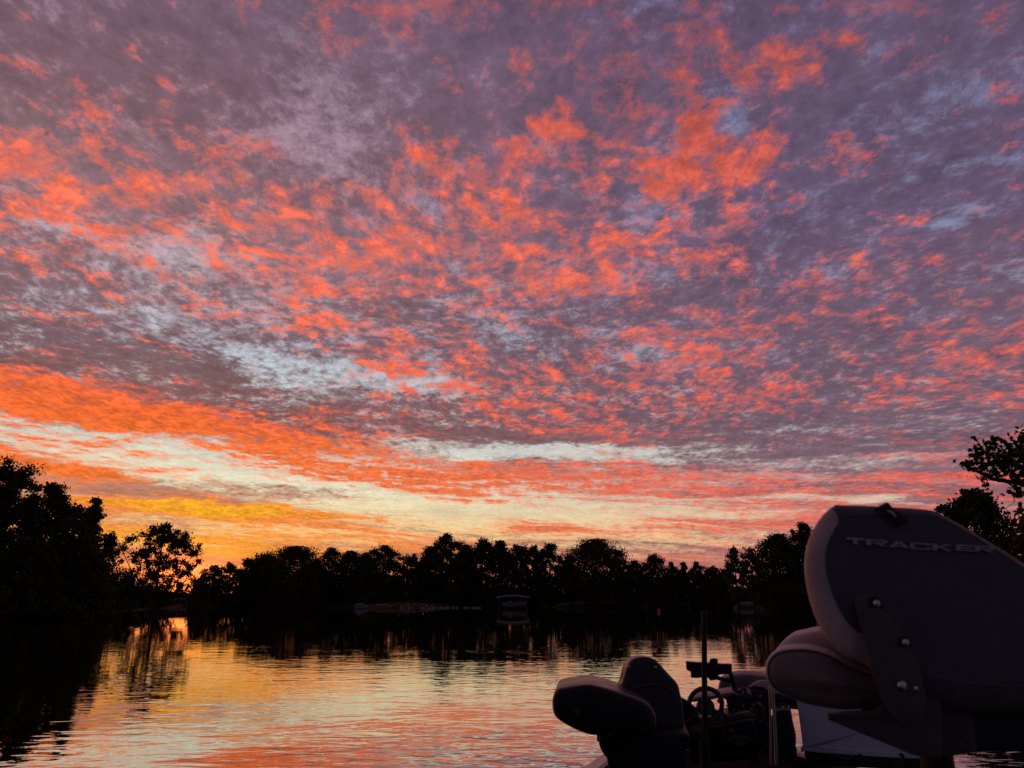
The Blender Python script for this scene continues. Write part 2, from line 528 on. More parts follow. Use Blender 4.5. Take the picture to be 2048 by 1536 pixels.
LEAF = [leaf_material('green_leaves', (0.022, 0.030, 0.012), (0.055, 0.065, 0.022)),
        leaf_material('olive_leaves', (0.035, 0.034, 0.012), (0.075, 0.068, 0.025)),
        leaf_material('russet_leaves', (0.045, 0.026, 0.014), (0.085, 0.045, 0.022)),
        leaf_material('pale_leaves', (0.05, 0.055, 0.03), (0.10, 0.10, 0.055))]
BARK = material('bark', (0.05, 0.038, 0.03), 0.9, 0.35, 5.0, bump=0.8, bump_scale=20.0, spec=0.1)


def tube(pts, rad, sides=7, cap=True):
    pts = np.asarray(pts, float)
    rad = np.broadcast_to(np.asarray(rad, float), (len(pts),))
    T = np.gradient(pts, axis=0)
    T /= np.linalg.norm(T, axis=1, keepdims=True) + 1e-9
    ref = np.array([0.0, 0.0, 1.0]) if abs(T[0][2]) < 0.9 else np.array([1.0, 0, 0])
    V, F = [], []
    a = np.arange(sides) * 2 * math.pi / sides
    N = np.cross(T[0], ref)
    N /= np.linalg.norm(N)
    for p, t, r in zip(pts, T, rad):
        N = N - t * np.dot(N, t)
        N /= np.linalg.norm(N) + 1e-9
        B = np.cross(t, N)
        V.append(p + r * (np.cos(a)[:, None] * N + np.sin(a)[:, None] * B))
    V = np.concatenate(V)
    for k in range(len(pts) - 1):
        for i in range(sides):
            j = (i + 1) % sides
            F.append([k * sides + i, k * sides + j, (k + 1) * sides + j, (k + 1) * sides + i])
    if cap:
        F.append(list(range(sides))[::-1])
        F.append([(len(pts) - 1) * sides + i for i in range(sides)])
    return V, F


class MB:
    """Gathers pieces of ONE mesh."""
    def __init__(self):
        self.V, self.F, self.M, self.n = [], [], [], 0

    def add(self, V, F, mat=0):
        self.V.append(np.asarray(V, float))
        self.F += [[i + self.n for i in f] for f in F]
        self.M += [mat] * len(F)
        self.n += len(V)
        return self

    def tube(self, pts, rad, sides=7, mat=0):
        return self.add(*tube(pts, rad, sides), mat)

    def box(self, c, s, rz=0.0, mat=0, bev=0.0, tilt=None):
        bm = bmesh.new()
        bmesh.ops.create_cube(bm, size=1.0, matrix=Matrix.Diagonal((s[0], s[1], s[2], 1)))
        if bev:
            bmesh.ops.bevel(bm, geom=bm.edges[:], offset=bev, segments=2, affect='EDGES')
        mt = Matrix.Translation(Vector(c)) @ Matrix.Rotation(rz, 4, 'Z')
        if tilt is not None:
            mt = mt @ tilt
        bm.transform(mt)
        V = [v.co[:] for v in bm.verts]
        bm.verts.index_update()
        F = [[v.index for v in f.verts] for f in bm.faces]
        bm.free()
        return self.add(V, F, mat)

    def build(self, name, mats, parent=None, smooth=False, origin=None):
        V = np.concatenate(self.V)
        if origin is not None:
            V = V - np.asarray(origin)
        me = bpy.data.meshes.new(name)
        me.from_pydata([tuple(v) for v in V], [], self.F)
        me.polygons.foreach_set('material_index', np.array(self.M, dtype=np.int32))
        if smooth:
            me.polygons.foreach_set('use_smooth', np.ones(len(self.F), dtype=bool))
            me.set_sharp_from_angle(angle=R(45))
        me.update()
        return link(name, me, mats, parent)


def leaf_faces(C, size, rng, flat=0.0):
    n = len(C)
    a = rng.normal(size=(n, 3))
    a[:, 2] *= (1 - flat)
    a /= np.linalg.norm(a, axis=1, keepdims=True)
    b = rng.normal(size=(n, 3))
    b -= a * (a * b).sum(1, keepdims=True)
    b /= np.linalg.norm(b, axis=1, keepdims=True)
    s = size * rng.uniform(0.6, 1.35, size=(n, 1))
    k = rng.uniform(-0.2, 0.2, size=(n, 1))
    V = np.stack([C - a * s * 0.55, C + b * s * 0.34 + a * s * k, C + a * s * 0.55, C - b * s * 0.34 + a * s * k * 0.5], 1).reshape(-1, 3)
    return V, np.arange(4 * n).reshape(n, 4)


def crown_points(h, w, n, rng, kind, base):
    """Leaf centres in clumps spread through a lumpy crown; also where the limbs end."""
    hb, hc = h * base, h * (1 - base)
    K = {'round': 260, 'tall': 200, 'open': 190, 'feather': 360, 'low': 260, 'airy': 250}[kind]
    K = int(K * min(1.5, max(0.6, (h * w) ** 0.5 / 11.0)))
    ph = rng.uniform(0, 6.28, 12)
    fr = rng.integers(1, 5, 6)
    t = rng.uniform(0, 1, K * 3) ** (0.85 if kind != 'feather' else 1.15)
    a = rng.uniform(0, 2 * math.pi, K * 3)
    if kind in ('round', 'open', 'airy'):
        prof = (1 - np.abs(2 * t - 0.96) ** 2.5).clip(0.02) ** 0.55
    elif kind == 'tall':
        prof = (1 - np.abs(2 * t - 0.85) ** 2.2).clip(0.02) ** 0.6
    elif kind == 'feather':
        prof = (1 - t) ** 0.70 * 0.96 + 0.05
    else:
        prof = (1 - t ** 2.3).clip(0.02) ** 0.55
    lump = 1.0
    for i in range(6):
        lump = lump + 0.085 * np.sin(fr[i] * a + ph[i] + t * (3 + 2.5 * i))
    rho = rng.uniform(0.02, 1, K * 3) ** 0.48
    R_ = w * 0.5 * prof * lump * rho
    dome = 1 - (0.16 if kind in ('round', 'open', 'low') else 0.05) * rho ** 2 * np.abs(np.sin(a * 1.5 + ph[7]))
    z = hb + hc * t * dome
    C = np.stack([R_ * np.cos(a), R_ * np.sin(a), z], -1)
    # gaps where the boughs part
    k = 6.283 / (w * (0.36 if kind in ('open', 'feather', 'airy') else 0.42))
    v = np.sin(C[:, 0] * k + ph[8]) * np.sin(C[:, 1] * k + ph[9]) + np.sin(C[:, 2] * k * 1.1 + ph[10] + C[:, 0] * k * 0.6)
    cut = {'round': -1.15, 'tall': -1.0, 'open': -0.6, 'feather': -0.3, 'low': -1.4, 'airy': -0.8}[kind]
    C = C[v > cut][:K]
    sg = w * {'round': 0.050, 'tall': 0.06, 'open': 0.040, 'feather': 0.026, 'low': 0.055, 'airy': 0.024}[kind]
    idx = rng.integers(0, len(C), n)
    size = rng.uniform(0.6, 1.5, len(C))[:, None]
    sh = np.array([1.25, 1.25, 0.55]) if kind == 'feather' else np.array([1.0, 1.0, 0.8])
    P = C[idx] + rng.normal(size=(n, 3)) * sg * size[idx] * sh
    lim = C[rho[v > cut][:K] > 0.72]
    lim = lim[rng.permutation(len(lim))[:20]]
    return P[P[:, 2] < h * 1.02], [(c, sg * 2.2) for c in lim]


def make_tree(name, loc, h, w, n, leaf, kind, mat, label, seed, group=None, base=0.18, trunk_r=None):
    rng = np.random.default_rng(seed)
    root = empty(name, loc, label, 'tree', group)
    P, lobes = crown_points(h, w, n, rng, kind, base)
    P = P[P[:, 2] > 0.15]
    V, F = leaf_faces(P, leaf, rng)
    link('crown', mesh_np('crown', V, F), LEAF[mat], root)
    tr = trunk_r or h * 0.022
    mb = MB()
    bend = rng.normal(size=2) * h * 0.015
    zs = np.linspace(-0.3, h * 0.9, 9)
    sp = np.stack([bend[0] * np.sin(zs / h * 3), bend[1] * np.sin(zs / h * 2.3), zs], -1)
    mb.tube(sp, tr * (1.25 - 1.12 * np.linspace(0, 1, 9) ** 0.8), 8)
    for c, lr in lobes:
        z0 = max(h * base * 0.7, c[2] - np.hypot(c[0], c[1]) * 0.9 - 0.1 * h)
        z0 = min(z0, h * 0.8)
        s = np.array([np.interp(z0, zs, sp[:, 0]), np.interp(z0, zs, sp[:, 1]), z0])
        mid = (s + c) / 2 + np.array([0, 0, -0.04 * h]) + rng.normal(size=3) * 0.03 * h
        mb.tube([s, mid, c, c + (c - mid) * 0.5 + np.array([0, 0, lr * 0.3])], [tr * 0.42, tr * 0.27, tr * 0.13, tr * 0.04], 5)
        for q in range(3):
            e = c + rng.normal(size=3) * lr * 0.7
            mb.tube([mid + (c - mid) * rng.uniform(0.3, 1.0), (c + e) / 2 + rng.normal(size=3) * 0.08 * lr, e], [tr * 0.14, tr * 0.09, tr * 0.03], 4)
    mb.build('trunk', BARK, root, True)
    return root


def tree_px(px, top, wpx, Y, kind, mat, label, seed, dens=1.0, base=0.18, name='leafy_tree', group=None, leaf=None):
    p = at(px, top, Y)
    zg = land_at(p.x, Y)
    dist = Y / ray(px, top).y
    h = p.z - zg
    w = wpx / FPX * dist
    if leaf is None:
        leaf = 0.13 + 0.0013 * Y
    n = int(dens * 3.6 * h * w * 1.25 / (leaf * leaf * 0.37))
    n = max(900, min(n, 26000))
    return make_tree(name, (p.x, Y, zg - 0.05), h, w, n, leaf, kind, mat, label, seed, group, base)


LEFT = [   # px, top, width, Y, kind, colour, label, density, base
    (28, 914, 150, 62, 'open', 1, 'tall leafy tree at the left edge with a ragged sprig on its crown', 1.3, 0.12),
    (-95, 905, 190, 60, 'round', 0, 'big round tree mostly beyond the left edge of the lake', 0.9, 0.08),
    (106, 970, 150, 60, 'round', 0, 'dark dense tree with a bumpy top, second in the left bank row', 1.5, 0.06),
    (156, 1002, 110, 64, 'round', 2, 'dark rounded tree wedged beside the feathery one on the left bank', 1.4, 0.06),
    (194, 994, 104, 66, 'feather', 1, 'feathery pointed tree with thin layered twigs on the left bank', 0.75, 0.06),
    (224, 1062, 66, 68, 'tall', 0, 'narrow tree at the water end of the dark left bank row', 1.0, 0.03),
    (60, 1075, 150, 57, 'low', 0, 'low broad tree in front of the left bank row, nearest the water', 1.2, 0.02),
    (178, 1092, 150, 61, 'low', 1, 'low bushy tree filling the foot of the feathery tree', 1.2, 0.02),
    (-20, 1050, 120, 58, 'low', 0, 'low dark tree cut by the left edge of the bank', 1.2, 0.02),
    (333, 1045, 152, 92, 'airy', 1, 'lone airy tree with the sunset glowing through its leaves', 0.8, 0.20),
    (258, 1150, 44, 95, 'low', 0, 'short dark tree between the left bank row and the lone airy tree', 1.3, 0.02),
    (404, 1150, 46, 112, 'low', 2, 'short dark tree just right of the lone airy tree', 1.3, 0.02),
]
FAR = [
    (428, 1131, 44, 150, 'round', 0, 'small tree with a pointed tip in the low dip of the far treeline', 1.2, 0.05),
    (462, 1126, 46, 148, 'open', 1, 'small twin tipped tree in the low dip of the far treeline', 1.2, 0.05),
    (500, 1114, 60, 150, 'feather', 0, 'tree on the left shoulder of the big dome shaped tree', 1.2, 0.05),
    (538, 1104, 76, 152, 'round', 0, 'rounded tree forming the left half of the big dome', 1.3, 0.05),
    (592, 1094, 108, 150, 'round', 2, 'big dome shaped tree, the widest left of the far shore centre', 1.4, 0.05),
    (636, 1118, 50, 153, 'round', 0, 'tree on the right slope of the big dome shaped tree', 1.2, 0.05),
    (665, 1096, 56, 156, 'open', 1, 'airy tree with gaps right of the big dome shaped tree', 1.1, 0.1),
    (704, 1103, 62, 154, 'round', 0, 'flat topped dark tree between two airy trees of the far shore', 1.2, 0.05),
    (768, 1091, 74, 150, 'open', 1, 'round airy tree left of the bright notch in the far treeline', 1.35, 0.08),
    (733, 1106, 50, 157, 'tall', 0, 'dark tree tucked behind the round airy tree by the notch', 1.2, 0.05),
    (826, 1108, 56, 148, 'open', 2, 'sloping tree just right of the bright notch in the treeline', 1.2, 0.05),
    (862, 1094, 52, 150, 'tall', 0, 'tree on the left slope of the tallest far shore tree', 1.2, 0.05),
    (893, 1066, 72, 147, 'open', 1, 'tallest tree of the far shore with a forked ragged top', 1.45, 0.06),
    (933, 1090, 46, 152, 'tall', 0, 'short topped tree right of the tallest forked tree', 1.2, 0.05),
    (966, 1077, 62, 150, 'round', 0, 'dark full crowned tree, second right of the tallest forked tree', 1.3, 0.05),
    (1001, 1083, 54, 155, 'tall', 0, 'slim dark tree behind the boat lift roof', 1.2, 0.05),
    (1038, 1086, 52, 150, 'round', 2, 'rounded tree directly above the boat lift', 1.2, 0.05),
    (1068, 1092, 46, 154, 'open', 1, 'airy tree just right of the boat lift', 1.1, 0.08),
    (1098, 1085, 52, 148, 'open', 0, 'round headed tree with bright gaps halfway between lift and pergola', 1.2, 0.08),
    (1140, 1107, 44, 150, 'open', 2, 'low sparse tree in the dip left of the broad pergola tree', 1.0, 0.1),
    (1193, 1080, 104, 147, 'round', 1, 'broad spreading tree above the white pergola', 1.35, 0.1),
    (1236, 1100, 52, 150, 'feather', 0, 'tree on the right slope of the broad pergola tree', 1.2, 0.06),
    (1268, 1121, 44, 146, 'open', 0, 'low tree in the dip right of the pergola', 1.1, 0.05),
    (1308, 1108, 50, 148, 'round', 2, 'compact round tree standing alone above the low right treeline', 1.3, 0.05),
    (1342, 1124, 34, 150, 'open', 1, 'small airy tree right of the compact round one', 1.1, 0.05),
    (1366, 1124, 38, 152, 'feather', 0, 'small knobbly tree in the low right treeline', 1.2, 0.05),
    (1392, 1124, 38, 150, 'open', 0, 'small bent tree in the low right treeline', 1.1, 0.05),
    (1424, 1131, 44, 148, 'round', 2, 'small tree at the lowest point of the right treeline', 1.2, 0.05),
    (1452, 1136, 40, 140, 'low', 0, 'low tree at the foot of the pale leaning tree', 1.2, 0.03),
    (1468, 1093, 52, 128, 'open', 3, 'pale leaning tree with light leaves before the right bank trees', 0.9, 0.25),
    (1500, 1106, 40, 126, 'open', 3, 'pale thin tree against the dark right bank tree', 0.7, 0.2),
    (1556, 1070, 104, 108, 'round', 0, 'large dark tree on the right bank behind the stone mound', 1.5, 0.08),
    (1604, 1046, 66, 112, 'open', 1, 'tall airy tree partly behind the boat seat back', 1.2, 0.1),
]
RIGHT = [
    (1938, 982, 176, 40, 'round', 0, 'dark round tree rising behind the top corner of the seat back', 1.8, 0.1),
    (2062, 1030, 130, 34, 'round', 1, 'olive green tree at the right edge under the overhanging branch', 1.4, 0.05),
    (1990, 1105, 110, 33, 'low', 1, 'low olive bushy tree at the right edge beside the seat back', 1.3, 0.02),
]


def build_trees():
    for k, (px, top, w, Y, kind, mat, label, dens, base) in enumerate(LEFT):
        tree_px(px, top, w, Y, kind, mat, label, 100 + k, dens, base, 'shore_tree')
    for k, (px, top, w, Y, kind, mat, label, dens, base) in enumerate(FAR):
        tree_px(px, top, w * (1.34 if mat != 3 else 1.05), Y, kind, mat, label, 300 + k, dens, base, 'leafy_tree')
    for k, (px, top, w, Y, kind, mat, label, dens, base) in enumerate(RIGHT):
        tree_px(px, top, w, Y, kind, mat, label, 500 + k, dens, base, 'shore_tree', leaf=0.2)


def leaf_band(name, rows, leaf, mat, seed, n_per_m):
    """Undergrowth or a far wood that reads as one mass. rows: x, y, height."""
    rng = np.random.default_rng(seed)
    pts = []
    for (x0, y0, h0), (x1, y1, h1) in zip(rows[:-1], rows[1:]):
        L = math.hypot(x1 - x0, y1 - y0)
        n = int(L * n_per_m)
        t = rng.uniform(0, 1, n)
        x = x0 + (x1 - x0) * t
        y = y0 + (y1 - y0) * t
        h = h0 + (h1 - h0) * t
        lump = 0.72 + 0.28 * np.sin(x * 0.9 + y * 0.4 + seed) * np.sin(x * 0.37 + 1.0)
        z = h * lump * rng.uniform(0, 1, n) ** 0.8
        off = rng.normal(size=(n, 2)) * (0.6 + 0.18 * h[:, None])
        X, Yv = x + off[:, 0], y + off[:, 1]
        d = shore_dist(X, Yv)
        ok = d > 0.5
        X, Yv, z = X[ok], Yv[ok], z[ok]
        pts.append(np.stack([X, Yv, z + land_z(X, Yv)], -1))
    V, F = leaf_faces(np.concatenate(pts), leaf, rng)
    return tag(link(name, mesh_np(name, V, F), LEAF[mat]), kind='stuff')


def inland(px_list, push, h):
    out = []
    for px, py in px_list:
        p = on_z(px, py)
        d = Vector((p.x, p.y)).normalized()
        out.append((p.x + d.x * push, p.y + d.y * push, h))
    return out


def build_bands():
    s = SHORE_PX
    leaf_band('undergrowth', inland(s[1:7], 6, 3.2), 0.35, 0, 3, 190)
    leaf_band('undergrowth', inland(s[6:7], 8, 1.6) + inland(s[7:8], 8, 0.5) + inland([(385, 1215)], 8, 0.5) + inland(s[8:10], 10, 1.9) + inland(s[9:21], 14, 3.4), 0.5, 0, 4, 110)
    far = [(-110, 150, 7.5), (-88, 162, 7.0), (-76, 170, 1.0), (-58, 174, 1.0), (-52, 175, 6.5), (-30, 176, 7.0), (0, 178, 8.0), (30, 176, 7.5), (56, 166, 6.5), (80, 140, 7.0), (110, 110, 8)]
    leaf_band('distant_wood', far, 0.8, 0, 5, 130)
    leaf_band('undergrowth', [(52, 104, 4.5), (44, 84, 4), (34, 62, 4), (26, 44, 3.5), (20, 30, 3)], 0.35, 1, 6, 190)


MAPLE = [(0, -0.5), (0.10, -0.28), (0.34, -0.36), (0.28, -0.12), (0.52, 0.06), (0.26, 0.14), (0.24, 0.34), (0.08, 0.22), (0, 0.55), (-0.09, 0.22), (-0.26, 0.32), (-0.25, 0.12), (-0.5, 0.04), (-0.28, -0.12), (-0.33, -0.36), (-0.09, -0.28)]


def build_branch_tree():
    """The near tree on the right bank: trunk beyond the frame, one bough hanging into it."""
    Y = 17.0
    rng = np.random.default_rng(77)
    base = at(2290, 1200, Y)
    zg = land_at(base.x, Y)
    o = Vector((base.x, Y, zg))
    root = empty('maple_tree', o, 'near maple tree at the right edge, its leafy bough reaching into the sky', 'tree')
    mb = MB()

    def P(px, py, dy=0.0):
        return np.array(at(px, py, Y + dy)) - np.array(o)
    top = P(2330, 500)
    fork = P(2240, 985)
    mb.tube([(0, 0, -0.3), P(2285, 1120), fork, P(2270, 800), top], [0.26, 0.21, 0.18, 0.13, 0.05], 9)
    boughs = [
        ([fork, P(2130, 985), P(2030, 965), P(1985, 958), P(1950, 940), P(1925, 928)], 0.07),
        ([P(2075, 975), P(2035, 930), P(2012, 905), P(1995, 888)], 0.035),
        ([P(2050, 970), P(2020, 940), P(1985, 915), P(1958, 918), P(1935, 922)], 0.03),
        ([P(2000, 958), P(1975, 955), P(1962, 945)], 0.018),
        ([P(1990, 915), P(1965, 905), P(1958, 885), P(1951, 877)], 0.010),
        ([P(2110, 985), P(2060, 900), P(2045, 880), P(2038, 868)], 0.04),
        ([P(2110, 985), P(2080, 1010), P(2055, 985), P(2045, 990)], 0.03),
        ([P(2040, 965), P(2027, 972), P(2030, 1000), P(2027, 1006), P(2012, 1016), P(2018, 1033), P(2032, 1040)], 0.009),
        ([P(2042, 975), P(2030, 985), P(2026, 1003), P(2031, 1006)], 0.008),
        ([P(2100, 1050), P(2060, 1022), P(2038, 1022), P(2016, 1034), P(2005, 1046)], 0.009),
        ([P(1964, 960), P(1945, 955), P(1938, 950)], 0.005),
        ([P(1960, 893), P(1955, 884), P(1951, 878)], 0.006),
    ]
    for (x, y, dy) in ((2130, 900, 0.5), (2180, 860, -0.8), (2260, 760, 1.2), (2400, 800, -0.6), (2380, 900, 1.0), (2420, 680, 0.4), (2210, 700, -1.0), (2330, 560, 0.8), (2300, 1000, -1.3), (2250, 640, 0.9)):
        s0 = P(2270 + (y - 800) * -0.15, min(985, y + 120))
        e = P(x, y, dy)
        boughs.append(([s0, (s0 + e) / 2 + np.array((0, 0, 0.12)), e], 0.05))
    for pts, r in boughs:
        mb.tube(pts, np.linspace(r, r * 0.35, len(pts)), 6)
    mb.build('trunk', BARK, root, True)
    clumps = [(1928, 928, 18, 12), (1946, 916, 20, 14), (1960, 905, 22, 14), (1972, 895, 28, 18), (1995, 905, 34, 22), (1990, 880, 12, 8), (1962, 930, 16, 14), (1978, 925, 26, 20), (2000, 930, 26, 18), (2020, 925, 30, 22),
              (1948, 940, 14, 9), (1970, 950, 22, 14), (1985, 948, 14, 10), (2030, 905, 26, 20), (2045, 880, 18, 20), (2030, 945, 32, 24), (2045, 960, 26, 22), (2040, 985, 16, 14), (2046, 870, 16, 12), (2060, 900, 40, 40), (2070, 960, 40, 40),
              (1995, 958, 10, 8), (2042, 1023, 16, 8), (2050, 1010, 14, 8), (2030, 930, 40, 14), (1940, 925, 14, 8), (1968, 963, 10, 8), (1951, 877, 8, 6), (2015, 890, 12, 14), (2090, 920, 60, 70), (2130, 980, 60, 60), (2180, 900, 90, 90), (2260, 820, 120, 120), (2330, 700, 150, 150), (2300, 1000, 110, 70), (2400, 850, 120, 130), (2230, 1080, 50, 30)]
    LV, LF = [], []
    n0 = 0
    shape = np.array(MAPLE)
    for (px, py, rx, ry) in clumps:
        n = int(rx * ry * 0.075) + 4
        n = min(n, 1500) if px < 2110 else min(2 * n, 2600)
        for _ in range(n):
            q = rng.normal(size=2) * 0.46
            c = P(px + q[0] * rx, py + q[1] * ry, rng.normal() * rx / FPX * Y * 0.8)
            a = rng.normal(size=3)
            a[2] -= 0.8
            a /= np.linalg.norm(a)
            b = np.cross(a, rng.normal(size=3))
            b /= np.linalg.norm(b)
            s = rng.uniform(0.09, 0.16)
            LV.append(c + s * (shape[:, 1:2] * a + shape[:, 0:1] * b))
            LF.append(list(range(n0, n0 + 16)))
            n0 += 16
    link('crown', mesh_np('crown', np.concatenate(LV), LF), LEAF[0], root)


build_trees()
build_bands()
build_branch_tree()


# ------------------------------------------------------------------ the boat and its seats
CHARCOAL = material('charcoal_vinyl', (0.054, 0.052, 0.060), 0.55, 0.15, 30.0, bump=0.30, bump_scale=26.0, spec=0.35)
GREY_VINYL = material('grey_vinyl', (0.36, 0.295, 0.27), 0.5, 0.16, 9.0, bump=0.35, bump_scale=22.0, spec=0.4)
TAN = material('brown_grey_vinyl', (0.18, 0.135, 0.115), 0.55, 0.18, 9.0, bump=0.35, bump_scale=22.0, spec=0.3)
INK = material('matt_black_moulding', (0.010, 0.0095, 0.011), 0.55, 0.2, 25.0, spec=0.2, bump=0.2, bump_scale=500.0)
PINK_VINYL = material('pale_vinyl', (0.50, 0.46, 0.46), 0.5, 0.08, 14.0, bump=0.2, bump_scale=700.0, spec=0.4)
PIPING = material('piping', (0.06, 0.055, 0.055), 0.5, 0.1, 20.0)
BLACK = material('black_plastic', (0.011, 0.011, 0.012), 0.5, 0.2, 25.0, spec=0.25, bump=0.2, bump_scale=500.0)
SATIN = material('satin_black', (0.020, 0.017, 0.020), 0.36, 0.15, 12.0, spec=0.4)
HINGE = material('hinge_nylon', (0.062, 0.054, 0.056), 0.55, 0.12, 20.0, spec=0.3)
CHROME = material('bright_steel', (0.55, 0.53, 0.50), 0.30, 0.08, 30.0, metallic=1.0)
STEEL = material('brushed_pole', (0.30, 0.30, 0.31), 0.35, 0.15, 30.0, metallic=1.0)
LETTER = material('grey_lettering', (0.27, 0.27, 0.285), 0.6, 0.15, 60.0)
CARPET = material('deck_carpet', (0.016, 0.015, 0.017), 0.98, 0.35, 70.0, spec=0.05, bump=1.0, bump_scale=300.0)
PAINT = material('hull_paint', (0.34, 0.31, 0.29), 0.30, 0.10, 3.0, spec=0.6)
DARKHULL = material('dark_hull_paint', (0.05, 0.035, 0.034), 0.30, 0.15, 3.0, spec=0.6)
WHITE = material('white_moulding', (0.42, 0.42, 0.47), 0.5, 0.06, 5.0, spec=0.3)
DASH = material('dash_moulding', (0.15, 0.12, 0.12), 0.5, 0.15, 8.0)
RUBBER = material('rubber_edge', (0.02, 0.018, 0.018), 0.6, 0.2, 20.0)


def spline(pts, n=6, closed=True):
    """Catmull-Rom through the points; a repeated point makes a corner."""
    P = np.asarray(pts, float)
    m = len(P)
    out = []
    rng_ = range(m) if closed else range(m - 1)
    for i in rng_:
        if closed:
            p0, p1, p2, p3 = P[(i - 1) % m], P[i], P[(i + 1) % m], P[(i + 2) % m]
        else:
            p0, p1, p2, p3 = P[max(0, i - 1)], P[i], P[i + 1], P[min(m - 1, i + 2)]
        if np.allclose(p1, p2):
            continue
        for k in range(n):
            t = k / n
            out.append(0.5 * ((2 * p1) + (-p0 + p2) * t + (2 * p0 - 5 * p1 + 4 * p2 - p3) * t * t + (-p0 + 3 * p1 - 3 * p2 + p3) * t ** 3))
    if not closed:
        out.append(P[-1])
    return np.array(out)


def inset2(Q, r):
    """Moves a closed 2D outline inwards by r."""
    T = np.roll(Q, -1, 0) - np.roll(Q, 1, 0)
    T /= np.linalg.norm(T, axis=1, keepdims=True) + 1e-9
    N = np.stack([-T[:, 1], T[:, 0]], 1)
    area = 0.5 * np.sum(Q[:, 0] * np.roll(Q[:, 1], -1) - np.roll(Q[:, 0], -1) * Q[:, 1])
    r = np.asarray(r, float)
    return Q + N * (r[:, None] if r.ndim else r) * np.sign(area)


class Plane:
    """An upright working plane seen from the photographer's place: px -> (x, z), leaning by shear about z0."""
    def __init__(self, Y, lean=0.0, z0=1.5, d=(0, 1, 0)):
        self.Y, self.lean, self.z0, self.d = Y, lean, z0, np.array(d, float) / np.linalg.norm(d)

    def p(self, px, py, depth=0.0):
        q = ray(px, py)
        # solve y = Y + lean*(z - z0) along the ray
        t = (self.Y + self.lean * (CAM_H - self.z0)) / (q.y - self.lean * q.z)
        return np.array((q.x * t, q.y * t, CAM_H + q.z * t)) + self.d * depth

    def outline(self, pts):
        return np.array([self.p(x, y) for x, y in pts])

    def lift(self, Q2, depth):
        """(x, z) pairs back into space."""
        return np.stack([Q2[:, 0], self.Y + self.lean * (Q2[:, 1] - self.z0), Q2[:, 1]], 1) + self.d * depth


def pad(plane, pts, depth, r, n=5, spl=6, r_back=None, crown=0.0, mats=(0, 0), rim=None):
    """A cushion-like slab: outline in the plane, rounded front and back rims. mats: (face, sides)."""
    S = spline(pts, spl)
    Q = plane.outline(S)[:, [0, 2]]
    rb = r if r_back is None else r_back
    wide = r if rim is None else spline(np.stack([np.asarray(rim), np.asarray(rim)], 1), spl)[:, 0]
    if rim is not None and len(wide) != len(Q):
        wide = np.interp(np.linspace(0, 1, len(Q)), np.linspace(0, 1, len(wide)), wide)
    rings = []
    for k in range(n + 1):
        a = k / n * math.pi / 2
        rings.append(plane.lift(inset2(Q, wide * (1 - math.sin(a))), r * (1 - math.cos(a))))
    for k in range(n + 1):
        a = k / n * math.pi / 2
        rings.append(plane.lift(inset2(Q, rb * (1 - math.cos(a))), depth - rb * (1 - math.sin(a))))
    m = len(Q)
    V = np.concatenate(rings)
    F, M = [], []
    flip = np.sum(Q[:, 0] * np.roll(Q[:, 1], -1) - np.roll(Q[:, 0], -1) * Q[:, 1]) > 0
    for k in range(len(rings) - 1):
        for i in range(m):
            j = (i + 1) % m
            f = [k * m + i, k * m + j, (k + 1) * m + j, (k + 1) * m + i]
            F.append(f[::-1] if flip else f)
            M.append(mats[1])
    # slightly domed faces
    for ring, sgn, base in ((rings[0], -1, 0), (rings[-1], 1, (len(rings) - 1) * m)):
        c = ring.mean(0)
        mid = (ring + (c - ring) * 0.45) + plane.d * sgn * crown * 0.75
        b2 = len(V)
        V = np.concatenate([V, mid, (c + plane.d * sgn * crown)[None]])
        for i in range(m):
            j = (i + 1) % m
            f = [base + i, b2 + i, b2 + j, base + j]
            g_ = [b2 + i, b2 + m, b2 + j]
            up = (sgn < 0) != flip
            F += [f[::-1], g_[::-1]] if up else [f, g_]
            M += [mats[0], mats[0]]
    return V, F, M, rings


def fix(me):
    bm = bmesh.new()
    bm.from_mesh(me)
    bmesh.ops.recalc_face_normals(bm, faces=bm.faces[:])
    bm.to_mesh(me)
    bm.free()


def pad_obj(name, plane, pts, depth, r, mats, parent, origin, **kw):
    V, F, M, rings = pad(plane, pts, depth, r, mats=(0, 1 if len(mats) > 1 else 0), **kw)
    me = bpy.data.meshes.new(name)
    me.from_pydata([tuple(v) for v in (V - np.asarray(origin))], [], F)
    me.polygons.foreach_set('material_index', np.array(M, dtype=np.int32))
    fix(me)
    me.polygons.foreach_set('use_smooth', np.ones(len(F), dtype=bool))
    me.set_sharp_from_angle(angle=R(50))
    return link(name, me, list(mats), parent), rings


def tube_obj(name, pts, r, mat, parent, origin, sides=10):
    mb = MB().tube(np.asarray(pts, float), r, sides)
    return mb.build(name, mat, parent, True, origin)


def bolt(name, c, r, parent, origin, axis=(0, -1, 0), mat=None):
    bm = bmesh.new()
    bmesh.ops.create_uvsphere(bm, u_segments=16, v_segments=10, radius=r)
    for v in bm.verts:
        v.co.z = max(v.co.z, -0.1 * r) * 0.75
    q = Vector(axis).to_track_quat('Z', 'Y').to_matrix().to_4x4()
    bm.transform(Matrix.Translation(Vector(c) - Vector(origin)) @ q)
    me = bpy.data.meshes.new(name)
    bm.to_mesh(me)
    bm.free()
    me.polygons.foreach_set('use_smooth', np.ones(len(me.polygons), dtype=bool))
    return link(name, me, mat or CHROME, parent)


